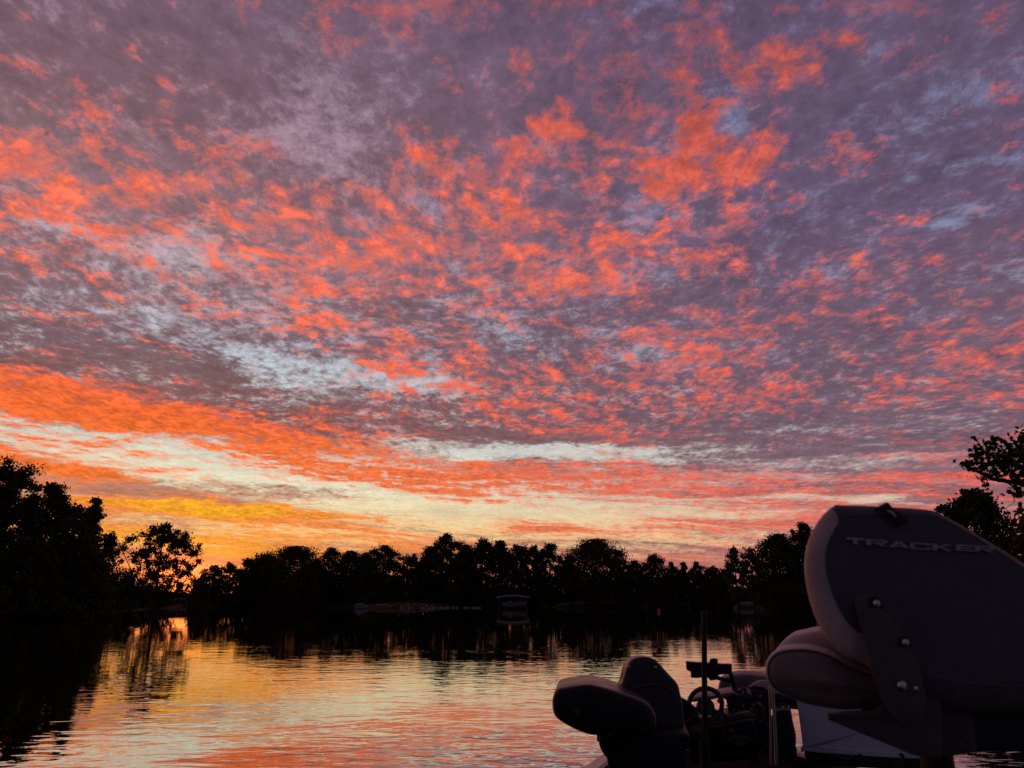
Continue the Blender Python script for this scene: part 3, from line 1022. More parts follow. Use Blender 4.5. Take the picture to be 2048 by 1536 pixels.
def build_near_seat():
    o = np.array((0.86, 1.62, 0.60))
    root = empty('folding_boat_seat', o, 'big charcoal and grey folding boat seat lettered TRACKER, nearest the viewer', 'boat seat')
    pl = Plane(1.40, 0.16, 1.5, d=(0.46, 1, 0))
    back = [(1609, 1094), (1618, 1066), (1640, 1030), (1664, 1009), (1690, 1006), (1852, 1015), (1896, 1031), (1970, 1074), (2048, 1122), (2130, 1180), (2190, 1262), (2200, 1350), (2150, 1420), (2040, 1432), (1900, 1424),
            (1800, 1392), (1735, 1338), (1690, 1318), (1650, 1278), (1622, 1222), (1608, 1165), (1605, 1125)]
    rim = [0.050, 0.046, 0.038, 0.020, 0.014, 0.014, 0.014] + [0.014] * 7 + [0.02, 0.03, 0.050, 0.062, 0.068, 0.070, 0.066, 0.056]
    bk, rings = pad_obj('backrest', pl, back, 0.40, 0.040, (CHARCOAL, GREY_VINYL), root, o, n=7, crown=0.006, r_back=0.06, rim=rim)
    # front panel reaches round the rim: its first rings share the charcoal
    me = bk.data
    m = len(rings[0])
    idx = np.zeros(len(me.polygons), dtype=np.int32)
    me.polygons.foreach_get('material_index', idx)
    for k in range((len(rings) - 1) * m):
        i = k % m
        side = (i >= 15.6 * 6 or i < 2.7 * 6)            # pale bolster kept to the sunset side, its lit warmth partly in the colour
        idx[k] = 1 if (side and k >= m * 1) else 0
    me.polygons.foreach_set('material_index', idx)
    tube_obj('piping', np.concatenate([rings[1], rings[1][:1]]), 0.0016, PIPING, bk, o, 6)
    tube_obj('piping', np.concatenate([rings[9], rings[9][:1]]), 0.0030, PINK_VINYL, bk, o, 6)

    cp = Plane(1.43, 0.0, 1.5, d=(0.40, 1, 0))
    cush = [(1529, 1347), (1532, 1322), (1548, 1304), (1576, 1296), (1618, 1296), (1660, 1308), (1700, 1330), (1745, 1346), (1790, 1352), (1830, 1362), (1852, 1390), (1846, 1420), (1820, 1430),
            (1766, 1418), (1700, 1424), (1640, 1418), (1588, 1404), (1552, 1386), (1535, 1368)]
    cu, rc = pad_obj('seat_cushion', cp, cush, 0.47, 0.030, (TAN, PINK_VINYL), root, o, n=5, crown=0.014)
    me = cu.data
    idx = np.zeros(len(me.polygons), dtype=np.int32)
    me.polygons.foreach_get('material_index', idx)
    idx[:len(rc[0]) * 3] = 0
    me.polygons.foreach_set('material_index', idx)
    tube_obj('piping', np.concatenate([rc[3], rc[3][:1]]), 0.0028, PIPING, cu, o, 6)
    tp = Plane(1.56, 0.0, 1.5, d=(0.40, 1, 0))
    hump = [(1556, 1300), (1576, 1276), (1604, 1268), (1640, 1262), (1690, 1272), (1740, 1290), (1790, 1310), (1800, 1340), (1700, 1345), (1600, 1330)]
    pad_obj('seat_panel', tp, hump, 0.30, 0.02, (PINK_VINYL,), root, o, n=4)

    hp = Plane(1.372, 0.10, 1.5, d=(0.3, 1, 0))
    arm = [(1711, 1200), (1722, 1188), (1742, 1192), (1768, 1222), (1806, 1268), (1832, 1318), (1846, 1362), (1852, 1410), (1842, 1444), (1822, 1452), (1792, 1440), (1768, 1408), (1752, 1370), (1742, 1330), (1728, 1272), (1715, 1226)]
    hb, _ = pad_obj('hinge_bracket', hp, arm, 0.014, 0.004, (HINGE,), root, o, n=2)
    for (x, y, r, mt) in ((1753, 1207, 0.0066, CHROME), (1811, 1285, 0.0066, CHROME), (1803, 1371, 0.0084, CHROME), (1831, 1377, 0.0045, CHROME)):
        bolt('bolt', hp.p(x, y, -0.001), r, hb, o)
    # a worn washer shows dark round the heads
    for (x, y) in ((1750, 1209), (1808, 1288)):
        c = hp.p(x, y, 0.001)
        mb = MB().tube([c + np.array((0, 0.004, 0)), c + np.array((0, -0.0015, 0))], 0.0125, 14)
        mb.build('washer', BLACK, hb, False, o)
    bp = Plane(1.388, 0.0, 1.5, d=(0.4, 1, 0))
    base = [(1655, 1429), (1655, 1429), (1700, 1424), (1752, 1420), (1772, 1398), (1800, 1372), (1852, 1372), (1878, 1400), (1884, 1450), (1884, 1506), (1870, 1517), (1828, 1511), (1828, 1511), (1656, 1440), (1656, 1440)]
    pad_obj('base_plate', bp, base, 0.020, 0.003, (HINGE,), root, o, n=2)
    sh = Plane(1.428, 0.0, 1.5, d=(0.5, 1, 0))
    shell = [(1852, 1384), (1866, 1370), (1900, 1372), (1932, 1394), (1948, 1436), (1953, 1480), (1952, 1504), (1920, 1512), (1878, 1514), (1858, 1490), (1848, 1430)]
    pad_obj('side_shell', sh, shell, 0.40, 0.012, (HINGE,), root, o, n=3)
    un = Plane(1.44, 0.0, 1.5, d=(0.5, 1, 0))
    pan = [(1720, 1424), (1840, 1420), (1990, 1400), (2140, 1400), (2180, 1440), (2180, 1496), (2120, 1500), (1960, 1507), (1880, 1512), (1800, 1478)]
    pad_obj('seat_pan', un, pan, 0.38, 0.010, (BLACK,), root, o, n=2)
    # pedestal post down to the deck
    c = at(1873, 1516, 1.62)
    mb = MB()
    mb.tube([(c.x, 1.62, 1.22), (c.x, 1.62, 0.60)], [0.030, 0.030], 18)
    mb.tube([(c.x, 1.62, 0.62), (c.x, 1.62, 0.545)], [0.085, 0.10], 20)
    mb.build('pedestal', BLACK, root, True, o)
    # pull strap on the top edge
    sp = [pl.p(1752, 1012, 0.03), pl.p(1764, 1011, -0.004), pl.p(1776, 1024, -0.008), pl.p(1792, 1037, -0.010), pl.p(1806, 1049, -0.006)]
    sp = spline(sp, 5, False)
    mb = MB()
    side = np.array((0.011, 0, 0.006))
    VV = []
    for q in sp:
        for s_, dd in ((-1, 0.0), (1, 0.0), (1, 0.004), (-1, 0.004)):
            VV.append(q + side * s_ * 0.8 + np.array((0, -dd, 0)))
    FF = []
    for k in range(len(sp) - 1):
        for i in range(4):
            j = (i + 1) % 4
            FF.append([4 * k + i, 4 * k + j, 4 * k + 4 + j, 4 * k + 4 + i])
    FF += [[3, 2, 1, 0], [4 * (len(sp) - 1) + i for i in range(4)]]
    mb.add(VV, FF)
    st = mb.build('pull_strap', BLACK, root, False, o)
    bk_ = [pl.p(1774, 1024, -0.014), pl.p(1782, 1027, -0.016), pl.p(1790, 1036, -0.014)]
    tube_obj('buckle', bk_, [0.0035, 0.0042, 0.003], STEEL, st, o, 8)
    lettering(pl, bk, o)


GLYPHS = {   # block letters on a unit square, drawn wide
    'T': [[(0, 1), (1, 1), (1, .68), (.64, .68), (.64, 0), (.36, 0), (.36, .68), (0, .68)]],
    'R': [[(0, 0), (0, 1), (.25, 1), (.25, 0)], [(.25, 1), (.84, 1), (1, .86), (1, .54), (.84, .40), (.25, .40), (.25, .60), (.70, .60), (.76, .65), (.76, .74), (.70, .79), (.25, .79)], [(.40, .40), (.66, .40), (1, 0), (.72, 0)]],
    'A': [[(0, 0), (.36, 1), (.5, 1), (.5, .74), (.24, 0)], [(.5, 1), (.64, 1), (1, 0), (.76, 0), (.5, .74)], [(.33, .18), (.67, .18), (.60, .38), (.40, .38)]],
    'C': [[(1, .72), (1, .86), (.84, 1), (.16, 1), (0, .86), (0, .14), (.16, 0), (.84, 0), (1, .14), (1, .32), (.76, .32), (.76, .26), (.70, .21), (.30, .21), (.24, .26), (.24, .74), (.30, .79), (.70, .79), (.76, .74), (.76, .72)]],
    'K': [[(0, 0), (0, 1), (.25, 1), (.25, 0)], [(.25, .42), (.25, .62), (.68, 1), (1, 1), (.50, .55), (1, 0), (.68, 0), (.36, .42)]],
    'E': [[(0, 0), (0, 1), (.26, 1), (.26, 0)], [(.26, 1), (1, 1), (1, .79), (.26, .79)], [(.26, .60), (.92, .60), (.92, .41), (.26, .41)], [(.26, .21), (1, .21), (1, 0), (.26, 0)]],
}
WORD = [('T', 1693, 1729, 1076, 1089), ('R', 1732, 1775, 1079.5, 1092), ('A', 1777, 1818, 1083.5, 1096), ('C', 1819, 1862, 1086.5, 1099.5), ('K', 1864, 1905, 1088.5, 1101.5), ('E', 1911, 1948, 1090, 1102.5), ('R', 1949, 1988, 1092, 1104)]


def lettering(pl, parent, o):
    V, F = [], []
    for ch, x0, x1, y0, y1 in WORD:
        for poly in GLYPHS[ch]:
            n0 = len(V)
            k = len(poly)
            for dd in (-0.0075, -0.0055):
                for (u, v) in poly:
                    V.append(pl.p(x0 + u * (x1 - x0), y1 + v * (y0 - y1) + (u - 0.5) * 2.4, dd) - o)
            F.append([n0 + i for i in range(k)])
            F.append([n0 + k + i for i in range(k)][::-1])
            for i in range(k):
                j = (i + 1) % k
                F.append([n0 + i, n0 + k + i, n0 + k + j, n0 + j])
    me = bpy.data.meshes.new('lettering')
    me.from_pydata([tuple(v) for v in V], [], F)
    fix(me)
    link('lettering', me, LETTER, parent)


def build_helm_seat():
    o = np.array((0.62, 3.15, 0.40))
    root = empty('folding_boat_seat', o, 'black low backed boat seat with wide lobed cushion, left of the steering wheel', 'boat seat')
    pl = Plane(3.0, 0.0, 1.5, d=(0.10, 1, 0))
    arm = [(1104, 1418), (1105, 1396), (1114, 1380), (1140, 1374), (1172, 1370), (1200, 1374), (1240, 1386), (1280, 1400), (1302, 1414), (1314, 1436), (1312, 1464), (1296, 1480), (1240, 1474), (1190, 1474), (1160, 1466), (1128, 1450), (1110, 1436)]
    cu, rc = pad_obj('seat_cushion', pl, arm, 0.42, 0.040, (INK, SATIN), root, o, n=6, crown=0.004)
    me = cu.data
    idx = np.zeros(len(me.polygons), dtype=np.int32)
    me.polygons.foreach_get('material_index', idx)
    idx[:len(rc[0]) * 4] = 0
    me.polygons.foreach_set('material_index', idx)
    # small wedge shaped mark on its end
    mk = [(1146, 1420), (1163, 1417), (1158, 1430)]
    V = [pl.p(x, y, -0.010) - o for x, y in mk] + [pl.p(x, y, 0.004) - o for x, y in mk]
    me = bpy.data.meshes.new('wedge_mark')
    me.from_pydata([tuple(v) for v in V], [], [[0, 1, 2], [5, 4, 3], [0, 3, 4, 1], [1, 4, 5, 2], [2, 5, 3, 0]])
    fix(me)
    link('wedge_mark', me, HINGE, cu)
    pb = Plane(3.32, 0.10, 1.2)
    shell = [(1239, 1384), (1246, 1362), (1256, 1330), (1270, 1317), (1290, 1314), (1308, 1318), (1320, 1328), (1340, 1350), (1356, 1368), (1362, 1388), (1368, 1420), (1364, 1470), (1300, 1480), (1240, 1440)]
    bk, rb = pad_obj('backrest', pb, shell, 0.12, 0.016, (SATIN, SATIN), root, o, n=4, crown=0.003)
    arc = [pb.p(x, y, -0.006) for x, y in ((1252, 1386), (1268, 1376), (1290, 1370), (1318, 1370), (1340, 1378), (1354, 1392))]
    tube_obj('piping', spline(arc, 5, False), 0.0045, HINGE, bk, o, 8)
    for x, y in ((1257, 1334), (1310, 1335)):
        bolt('bolt', pb.p(x, y, -0.005), 0.0075, bk, o, mat=STEEL)
    # plastic base under it, down to the deck
    pbs = Plane(3.16, 0.0, 1.5, d=(0.15, 1, 0))
    bs = [(1203, 1474), (1210, 1474), (1366, 1466), (1374, 1500), (1376, 1580), (1376, 1640), (1222, 1640), (1217, 1560), (1214, 1520), (1206, 1500)]
    pad_obj('seat_base', pbs, bs, 0.30, 0.015, (BLACK,), root, o, n=3)
    side = [pbs.p(x, y, -0.02) for x, y in ((1204, 1468), (1203, 1484), (1208, 1498), (1216, 1508), (1224, 1512))]
    tube_obj('lever', spline(side, 5, False), 0.009, BLACK, root, o, 8)
    mb = MB()
    c = at(1290, 1540, 3.3)
    mb.tube([(c.x, 3.3, 0.95), (c.x, 3.3, 0.34)], [0.05, 0.06], 16)
    mb.build('pedestal', BLACK, root, True, o)


HULL = [(-1.25, 0.45), (0.545, 5.03), (0.72, 5.16), (1.00, 5.24), (1.30, 5.46), (1.56, 5.62), (1.70, 5.52), (1.80, 5.12), (1.98, 4.4), (1.75, 2.9), (1.40, 1.4), (0.75, -0.30)]


def build_boat():
    gz = 0.60
    o = np.array((0.6, 3.0, 0.0))
    root = empty('fishing_boat', o, 'dark fishing boat with helm, wheel and fish finder, moored under the viewer', 'boat')
    H = np.array(HULL)
    # hull: gunwale lip, outer side, chine, bottom
    rings = []
    for ins, z in ((0.10, gz - 0.012), (0.085, gz), (0.012, gz), (0.0, gz - 0.012), (0.0, gz - 0.07), (0.02, gz - 0.085), (0.05, 0.30), (0.13, 0.02), (0.22, -0.12)):
        q = inset2(H, ins)
        rings.append(np.stack([q[:, 0], q[:, 1], np.full(len(q), z)], 1))
    m = len(H)
    V = np.concatenate(rings)
    F, M = [], []
    for k in range(len(rings) - 1):
        for i in range(m):
            j = (i + 1) % m
            F.append([k * m + i, k * m + j, (k + 1) * m + j, (k + 1) * m + i])
            M.append(0 if k < 3 else (1 if k < 5 else 2))
    F.append([(len(rings) - 1) * m + i for i in range(m)])
    M.append(2)
    me = bpy.data.meshes.new('hull')
    me.from_pydata([tuple(v) for v in V - o], [], F)
    me.polygons.foreach_set('material_index', np.array(M, dtype=np.int32))
    fix(me)
    link('hull', me, [PAINT, RUBBER, DARKHULL], root)
    # deck, with a lowered cockpit in front of the helm
    q = inset2(H, 0.088)
    dz = 0.545
    V = [(x, y, dz) for x, y in q]
    V += [(x, y, dz - 0.03) for x, y in q]
    F = [list(range(m)), list(range(m, 2 * m))[::-1]] + [[i, i + m, (i + 1) % m + m, (i + 1) % m] for i in range(m)]
    me = bpy.data.meshes.new('deck')
    me.from_pydata([tuple(np.array(v) - o) for v in V], [], F)
    fix(me)
    link('deck', me, CARPET, root)
    # helm console behind the wheel
    pc = Plane(4.55, 0.0, 1.5, d=(0.28, 1, 0))
    con = [(1372, 1462), (1372, 1462), (1376, 1440), (1450, 1432), (1452, 1400), (1452, 1400), (1480, 1388), (1502, 1390), (1504, 1410), (1505, 1440), (1507, 1466), (1506, 1520), (1506, 1520), (1380, 1528), (1380, 1528)]
    cn, _ = pad_obj('console', pc, con, 0.34, 0.012, (BLACK,), root, o, n=2)
    dash = [(1380, 1404), (1390, 1396), (1420, 1392), (1466, 1385), (1468, 1390), (1440, 1396), (1404, 1402)]
    pad_obj('dash_top', Plane(4.50, 0.0, 1.5, d=(0.26, 1, 0)), dash, 0.30, 0.004, (DASH,), cn, o, n=2)
    for x, y in ((1453, 1411), (1467, 1419), (1486, 1412)):
        bolt('gauge_screw', pc.p(x, y, -0.004), 0.0055, cn, o, mat=CHROME)
    led = [(1376, 1441), (1420, 1436), (1470, 1428), (1502, 1424), (1506, 1436), (1470, 1444), (1420, 1456), (1376, 1462)]
    pad_obj('lower_ledge', Plane(4.40, 0.0, 1.5), led, 0.10, 0.006, (DARKHULL,), cn, o, n=2)
    # steering wheel
    wp = Plane(4.22, 0.25, 1.0)
    c0, rx, ry = (1411, 1409), 33.0, 32.5
    rim = [wp.p(c0[0] + rx * math.cos(a), c0[1] + ry * math.sin(a)) for a in np.linspace(0, 2 * math.pi, 41)]
    mb = MB().tube(rim, 0.0125, 10)
    for a in (R(150), R(35), R(270 + 140)):
        mb.tube([wp.p(c0[0], c0[1] + 4, 0.03), wp.p(c0[0] + rx * 0.96 * math.cos(a), c0[1] + ry * 0.96 * math.sin(a))], [0.020, 0.011], 8)
    hub = wp.p(c0[0], c0[1] + 4, 0.0)
    mb.tube([hub + np.array((0, -0.01, 0)), hub + np.array((0, 0.05, -0.01))], [0.045, 0.038], 20)
    mb.tube([hub + np.array((0, 0.04, -0.01)), hub + np.array((0.02, 0.30, -0.06))], [0.022, 0.022], 12)
    mb.build('steering_wheel', SATIN, cn, True, o)
    # throttle box with lever left of the wheel
    tb = [(1364, 1400), (1376, 1402), (1392, 1416), (1398, 1432), (1392, 1450), (1372, 1456), (1362, 1440)]
    pad_obj('throttle_box', Plane(4.0, 0.0, 1.5), tb, 0.12, 0.012, (BLACK,), cn, o, n=3)
    tube_obj('throttle_lever', [at(1371, 1448, 4.0), at(1386, 1437, 3.98), at(1394, 1431, 3.98)], [0.012, 0.010, 0.013], BLACK, cn, o)
    # fish finder: two screens on a bracket above the dash
    fp = Plane(4.35, 0.0, 1.5, d=(0.26, 1, 0))
    ff = [(1372, 1326), (1374, 1324), (1404, 1326), (1418, 1326), (1420, 1319), (1432, 1318), (1436, 1322), (1437, 1328), (1462, 1329), (1464, 1332), (1464, 1345), (1460, 1348), (1438, 1350), (1434, 1359), (1420, 1361), (1414, 1355), (1384, 1356), (1381, 1344), (1373, 1339)]
    fish, _ = pad_obj('fish_finder', fp, ff, 0.07, 0.006, (BLACK,), root, o, n=3, spl=3)
    tube_obj('bracket', [fp.p(1461, 1346, 0.03), fp.p(1465, 1362, 0.03), fp.p(1471, 1382, 0.05)], [0.011, 0.013, 0.016], BLACK, fish, o)
    tube_obj('bracket', [fp.p(1432, 1356, 0.03), fp.p(1448, 1360, 0.03), fp.p(1466, 1366, 0.04)], [0.012, 0.010, 0.010], BLACK, fish, o)
    tube_obj('cable', spline([fp.p(1466, 1378, 0.0), fp.p(1480, 1384, -0.02), fp.p(1486, 1376, 0.0), fp.p(1492, 1386, 0.02), fp.p(1482, 1394, 0.0)], 6, False), 0.008, BLACK, fish, o)
    # stern light pole standing in front of the wheel
    p0, p1 = at(1408.5, 1228, 3.85), at(1409.5, 1502, 3.85)
    mb = MB().tube([tuple(p1), tuple(p0)], [0.0135, 0.0125], 14)
    mb.tube([tuple(p0), tuple(p0 + Vector((0, 0, 0.012)))], [0.016, 0.012], 14)
    mb.tube([tuple(p1 + Vector((0, 0, 0.05))), (p1.x, p1.y, 0.54)], [0.024, 0.026], 14)
    mb.build('light_pole', INK, root, True, o)
    # pale rub rails crossing behind the wheel
    for (pts, r) in (([(1350, 1498), (1400, 1488), (1440, 1480), (1480, 1471)], 0.018), ([(1330, 1506), (1380, 1494)], 0.012)):
        q = [on_z(x, y, 0.575) for x, y in pts]
        V, F = [], []
        for v in q:
            for dx, dzz in ((-1, 0), (1, 0), (1, 0.03), (-1, 0.03)):
                V.append((v.x + dx * 0.01, v.y + dx * r * 1.6, 0.56 + dzz))
        for k in range(len(q) - 1):
            for i in range(4):
                j = (i + 1) % 4
                F.append([4 * k + i, 4 * k + j, 4 * k + 4 + j, 4 * k + 4 + i])
        F += [[0, 1, 2, 3], [len(V) - 1, len(V) - 2, len(V) - 3, len(V) - 4]]
        MB().add(V, F).build('deck_rail', PAINT, root, False, o)
    # dark locker lids, latches and a coil of line crowding the floor behind the wheel
    for pts, Y, dd in (([(1444, 1452), (1470, 1446), (1506, 1440), (1512, 1462), (1514, 1490), (1450, 1494), (1442, 1474)], 4.32, 0.10),
                       ([(1336, 1470), (1378, 1460), (1404, 1466), (1404, 1492), (1370, 1500), (1338, 1494)], 3.95, 0.12),
                       ([(1500, 1424), (1512, 1408), (1526, 1414), (1534, 1436), (1540, 1462), (1536, 1500), (1508, 1500), (1504, 1460)], 4.42, 0.10)):
        pad_obj('locker', Plane(Y, 0.0, 1.5, d=(0.28, 1, 0)), pts, dd, 0.008, (INK,), root, o, n=2)
    for (x, y, Y) in ((1438, 1402, 4.3), (1504, 1420, 4.36), (1522, 1444, 4.36), (1462, 1462, 4.28), (1358, 1476, 3.9)):
        bolt('latch', np.array(at(x, y, Y)), 0.011, root, o, mat=HINGE)
    coil = [np.array(at(1478 + (13 + 3 * k / 12) * math.cos(k * 0.7), 1484 + 7 * math.sin(k * 0.7) - k * 0.12, 4.18)) for k in range(40)]
    tube_obj('line_coil', coil, 0.006, SATIN, root, o, 6)
    for pts in ([(1440, 1420), (1456, 1444), (1448, 1470), (1466, 1486)], [(1494, 1394), (1510, 1402), (1516, 1424), (1508, 1446)], [(1396, 1440), (1420, 1456), (1452, 1452), (1480, 1462)], [(1520, 1392), (1532, 1412), (1528, 1440), (1540, 1466)]):
        tube_obj('hose', spline([np.array(at(x, y, 4.2)) for x, y in pts], 5, False), 0.008, INK, root, o, 6)
    # wiring by the foot of the seat
    for pts in ([(1545, 1496), (1556, 1512), (1566, 1530)], [(1660, 1512), (1700, 1519), (1716, 1516), (1722, 1508)], [(1790, 1530), (1802, 1526), (1806, 1514), (1800, 1508)], [(1520, 1502), (1540, 1512), (1552, 1530)], [(1690, 1530), (1712, 1512), (1740, 1524)]):
        tube_obj('wire', spline([np.array(at(x, y, 4.3)) for x, y in pts], 5, False), 0.009, BLACK, root, o, 6)


def build_deck_gear():
    # pale moulded box whose face looks towards us
    pp = Plane(4.62, 0.06, 0.8, d=(0.45, 1, 0))
    o = np.array(at(1700, 1508, 4.7))
    root = empty('storage_box', o, 'pale bluish white moulded box under the nearest seat', 'box')
    face = [(1592, 1396), (1592, 1396), (1640, 1392), (1850, 1392), (1880, 1400), (1880, 1512), (1880, 1516), (1830, 1516), (1740, 1511), (1612, 1501), (1606, 1494), (1600, 1450)]
    pad_obj('body', pp, face, 0.45, 0.012, (WHITE,), root, o, n=4)
    lip = [(1608, 1494), (1614, 1492), (1700, 1499), (1820, 1507), (1880, 1508), (1880, 1517), (1820, 1517), (1730, 1512), (1612, 1503)]
    pad_obj('base_lip', Plane(4.605, 0.06, 0.8, d=(0.35, 1, 0)), lip, 0.03, 0.004, (WHITE,), root, o, n=2)
    ft = [(1616, 1496), (1700, 1502), (1860, 1512), (1870, 1522), (1860, 1540), (1700, 1534), (1622, 1526)]
    pad_obj('plinth', Plane(4.68, 0.06, 0.8, d=(0.45, 1, 0)), ft, 0.35, 0.004, (BLACK,), root, o, n=2)
    # dark tapered bag beside it, of unknown kind
    pg = Plane(4.5, 0.0, 1.5, d=(0.36, 1, 0))
    o = np.array(at(1562, 1490, 4.6))
    root = empty('tapered_item', o, 'dark tapered bag standing left of the pale moulded box', 'item')
    item = [(1550, 1424), (1562, 1420), (1576, 1420), (1581, 1428), (1586, 1456), (1592, 1482), (1590, 1500), (1590, 1516), (1536, 1516), (1536, 1480), (1540, 1446)]
    pad_obj('body', pg, item, 0.22, 0.014, (BLACK,), root, o, n=4)
    tube_obj('handle', spline([pg.p(1556, 1422, 0.08), pg.p(1560, 1414, 0.09), pg.p(1570, 1414, 0.09), pg.p(1574, 1422, 0.08)], 5, False), 0.008, BLACK, root, o)
    # slim twin tube stand
    o = np.array(at(1550, 1500, 4.1))
    root = empty('metal_stand', o, 'slim bright metal tube standing under the front of the nearest seat cushion', 'metal post')
    tube_obj('post', [at(1545, 1370, 4.1), at(1551, 1480, 4.1), at(1552, 1530, 4.1)], 0.0085, STEEL, root, o, 12)
    tube_obj('post', [at(1539, 1372, 4.16), at(1541, 1470, 4.16), at(1542, 1530, 4.16)], 0.006, STEEL, root, o, 12)
    # folded bow seat behind the helm
    ps = Plane(5.0, 0.0, 1.5, d=(0.3, 1, 0))
    o = np.array(at(1490, 1400, 5.1))
    root = empty('bow_seat', o, 'low dark rounded seat beyond the fish finder, half hidden by the near cushion', 'boat seat')
    dome = [(1437, 1372), (1442, 1360), (1462, 1352), (1490, 1349), (1520, 1352), (1545, 1356), (1570, 1366), (1580, 1390), (1570, 1404), (1530, 1408), (1480, 1408), (1442, 1396), (1436, 1384)]
    pad_obj('cushion', ps, dome, 0.34, 0.03, (material('plum_vinyl', (0.10, 0.075, 0.10), 0.5, 0.1, 15.0),), root, o, n=5)
    flap = [(1500, 1374), (1520, 1362), (1545, 1364), (1560, 1384), (1552, 1392), (1530, 1378), (1512, 1374)]
    pad_obj('flap', Plane(4.95, 0.0, 1.5), flap, 0.05, 0.006, (GREY_VINYL,), root, o, n=2)
    und = [(1482, 1396), (1500, 1380), (1540, 1384), (1580, 1394), (1610, 1400), (1612, 1420), (1560, 1416), (1535, 1424), (1540, 1450), (1528, 1448), (1514, 1416), (1486, 1412)]
    pad_obj('frame', Plane(4.9, 0.0, 1.5), und, 0.10, 0.006, (BLACK,), root, o, n=2, spl=3)
    mb = MB()
    c = at(1500, 1440, 5.1)
    mb.tube([(c.x, 5.1, 0.95), (c.x, 5.1, 0.54)], 0.035, 12)
    mb.build('pedestal', BLACK, root, True, o)


build_boat()
build_helm_seat()
build_near_seat()
build_deck_gear()


# ------------------------------------------------------------------ things along the far shore
PALE = material('pale_siding', (0.45, 0.44, 0.42), 0.7, 0.12, 2.0)
ROOF = material('shingles', (0.06, 0.055, 0.055), 0.85, 0.25, 6.0)
GLASS = material('dark_glass', (0.02, 0.022, 0.025), 0.08, 0.1, 2.0, spec=0.8)
CANVAS = material('pale_canvas', (0.40, 0.39, 0.37), 0.7, 0.08, 3.0)
TIMBER = material('weathered_timber', (0.05, 0.042, 0.036), 0.85, 0.3, 5.0)
WPAINT = material('white_paint', (0.20, 0.195, 0.19), 0.5, 0.08, 3.0)
HULLPAINT = material('dull_white_hull', (0.13, 0.128, 0.125), 0.5, 0.1, 3.0)
COVER = material('boat_cover', (0.09, 0.088, 0.085), 0.8, 0.12, 3.0)
STONE = material('bank_stone', (0.16, 0.125, 0.125), 0.9, 0.35, 2.2, color2=(0.26, 0.21, 0.20), bump=0.6, bump_scale=20.0)
REDP = material('red_plastic', (0.45, 0.08, 0.05), 0.5, 0.1, 5.0)


def shore_spot(px, py, extra=0.0):
    p = on_z(px, py)
    d = Vector((p.x, p.y)).normalized()
    return p.x + d.x * extra, p.y + d.y * extra


def build_boat_lift():
    x, y = shore_spot(1026, 1218)
    root = empty('boat_lift', (x, y, 0), 'boat lift with long pale canopy roof standing in the water at the far shore', 'boat lift')
    o = np.array((x, y, 0.0))
    V, F = [], []
    n = 10
    for i, yy in enumerate((-1.6, 1.6)):
        for k in range(n + 1):
            a = -1 + 2 * k / n
            V.append((x + a * 2.45, y + yy, 1.78 + 0.26 * (1 - a * a)))
    V2 = [(a, b, c - 0.14) for a, b, c in V]
    m = n + 1
    for k in range(n):
        F += [[k, k + 1, m + k + 1, m + k], [2 * m + k, 3 * m + k, 3 * m + k + 1, 2 * m + k + 1], [k, 2 * m + k, 2 * m + k + 1, k + 1], [m + k, m + k + 1, 3 * m + k + 1, 3 * m + k]]
    F += [[0, m, 3 * m, 2 * m], [n, 2 * m + n, 3 * m + n, m + n]]
    MB().add(V + V2, F).build('canopy', CANVAS, root, False, o)
    for dx in (-2.05, 2.05):
        for dy in (-1.35, 1.35):
            MB().tube([(x + dx, y + dy, -0.6), (x + dx, y + dy, 1.75)], 0.06, 8).build('post', TIMBER, root, False, o)
    for dy in (-1.35, 1.35):
        MB().box((x, y + dy, 0.35), (4.2, 0.09, 0.12)).build('cross_beam', TIMBER, root, False, o)
    # runabout cradled in it
    runabout(x + 0.25, y, 0.42, 3.6, 1.5, R(4), 'small white runabout cradled under the pale canopy of the boat lift', 'runabout_boat')


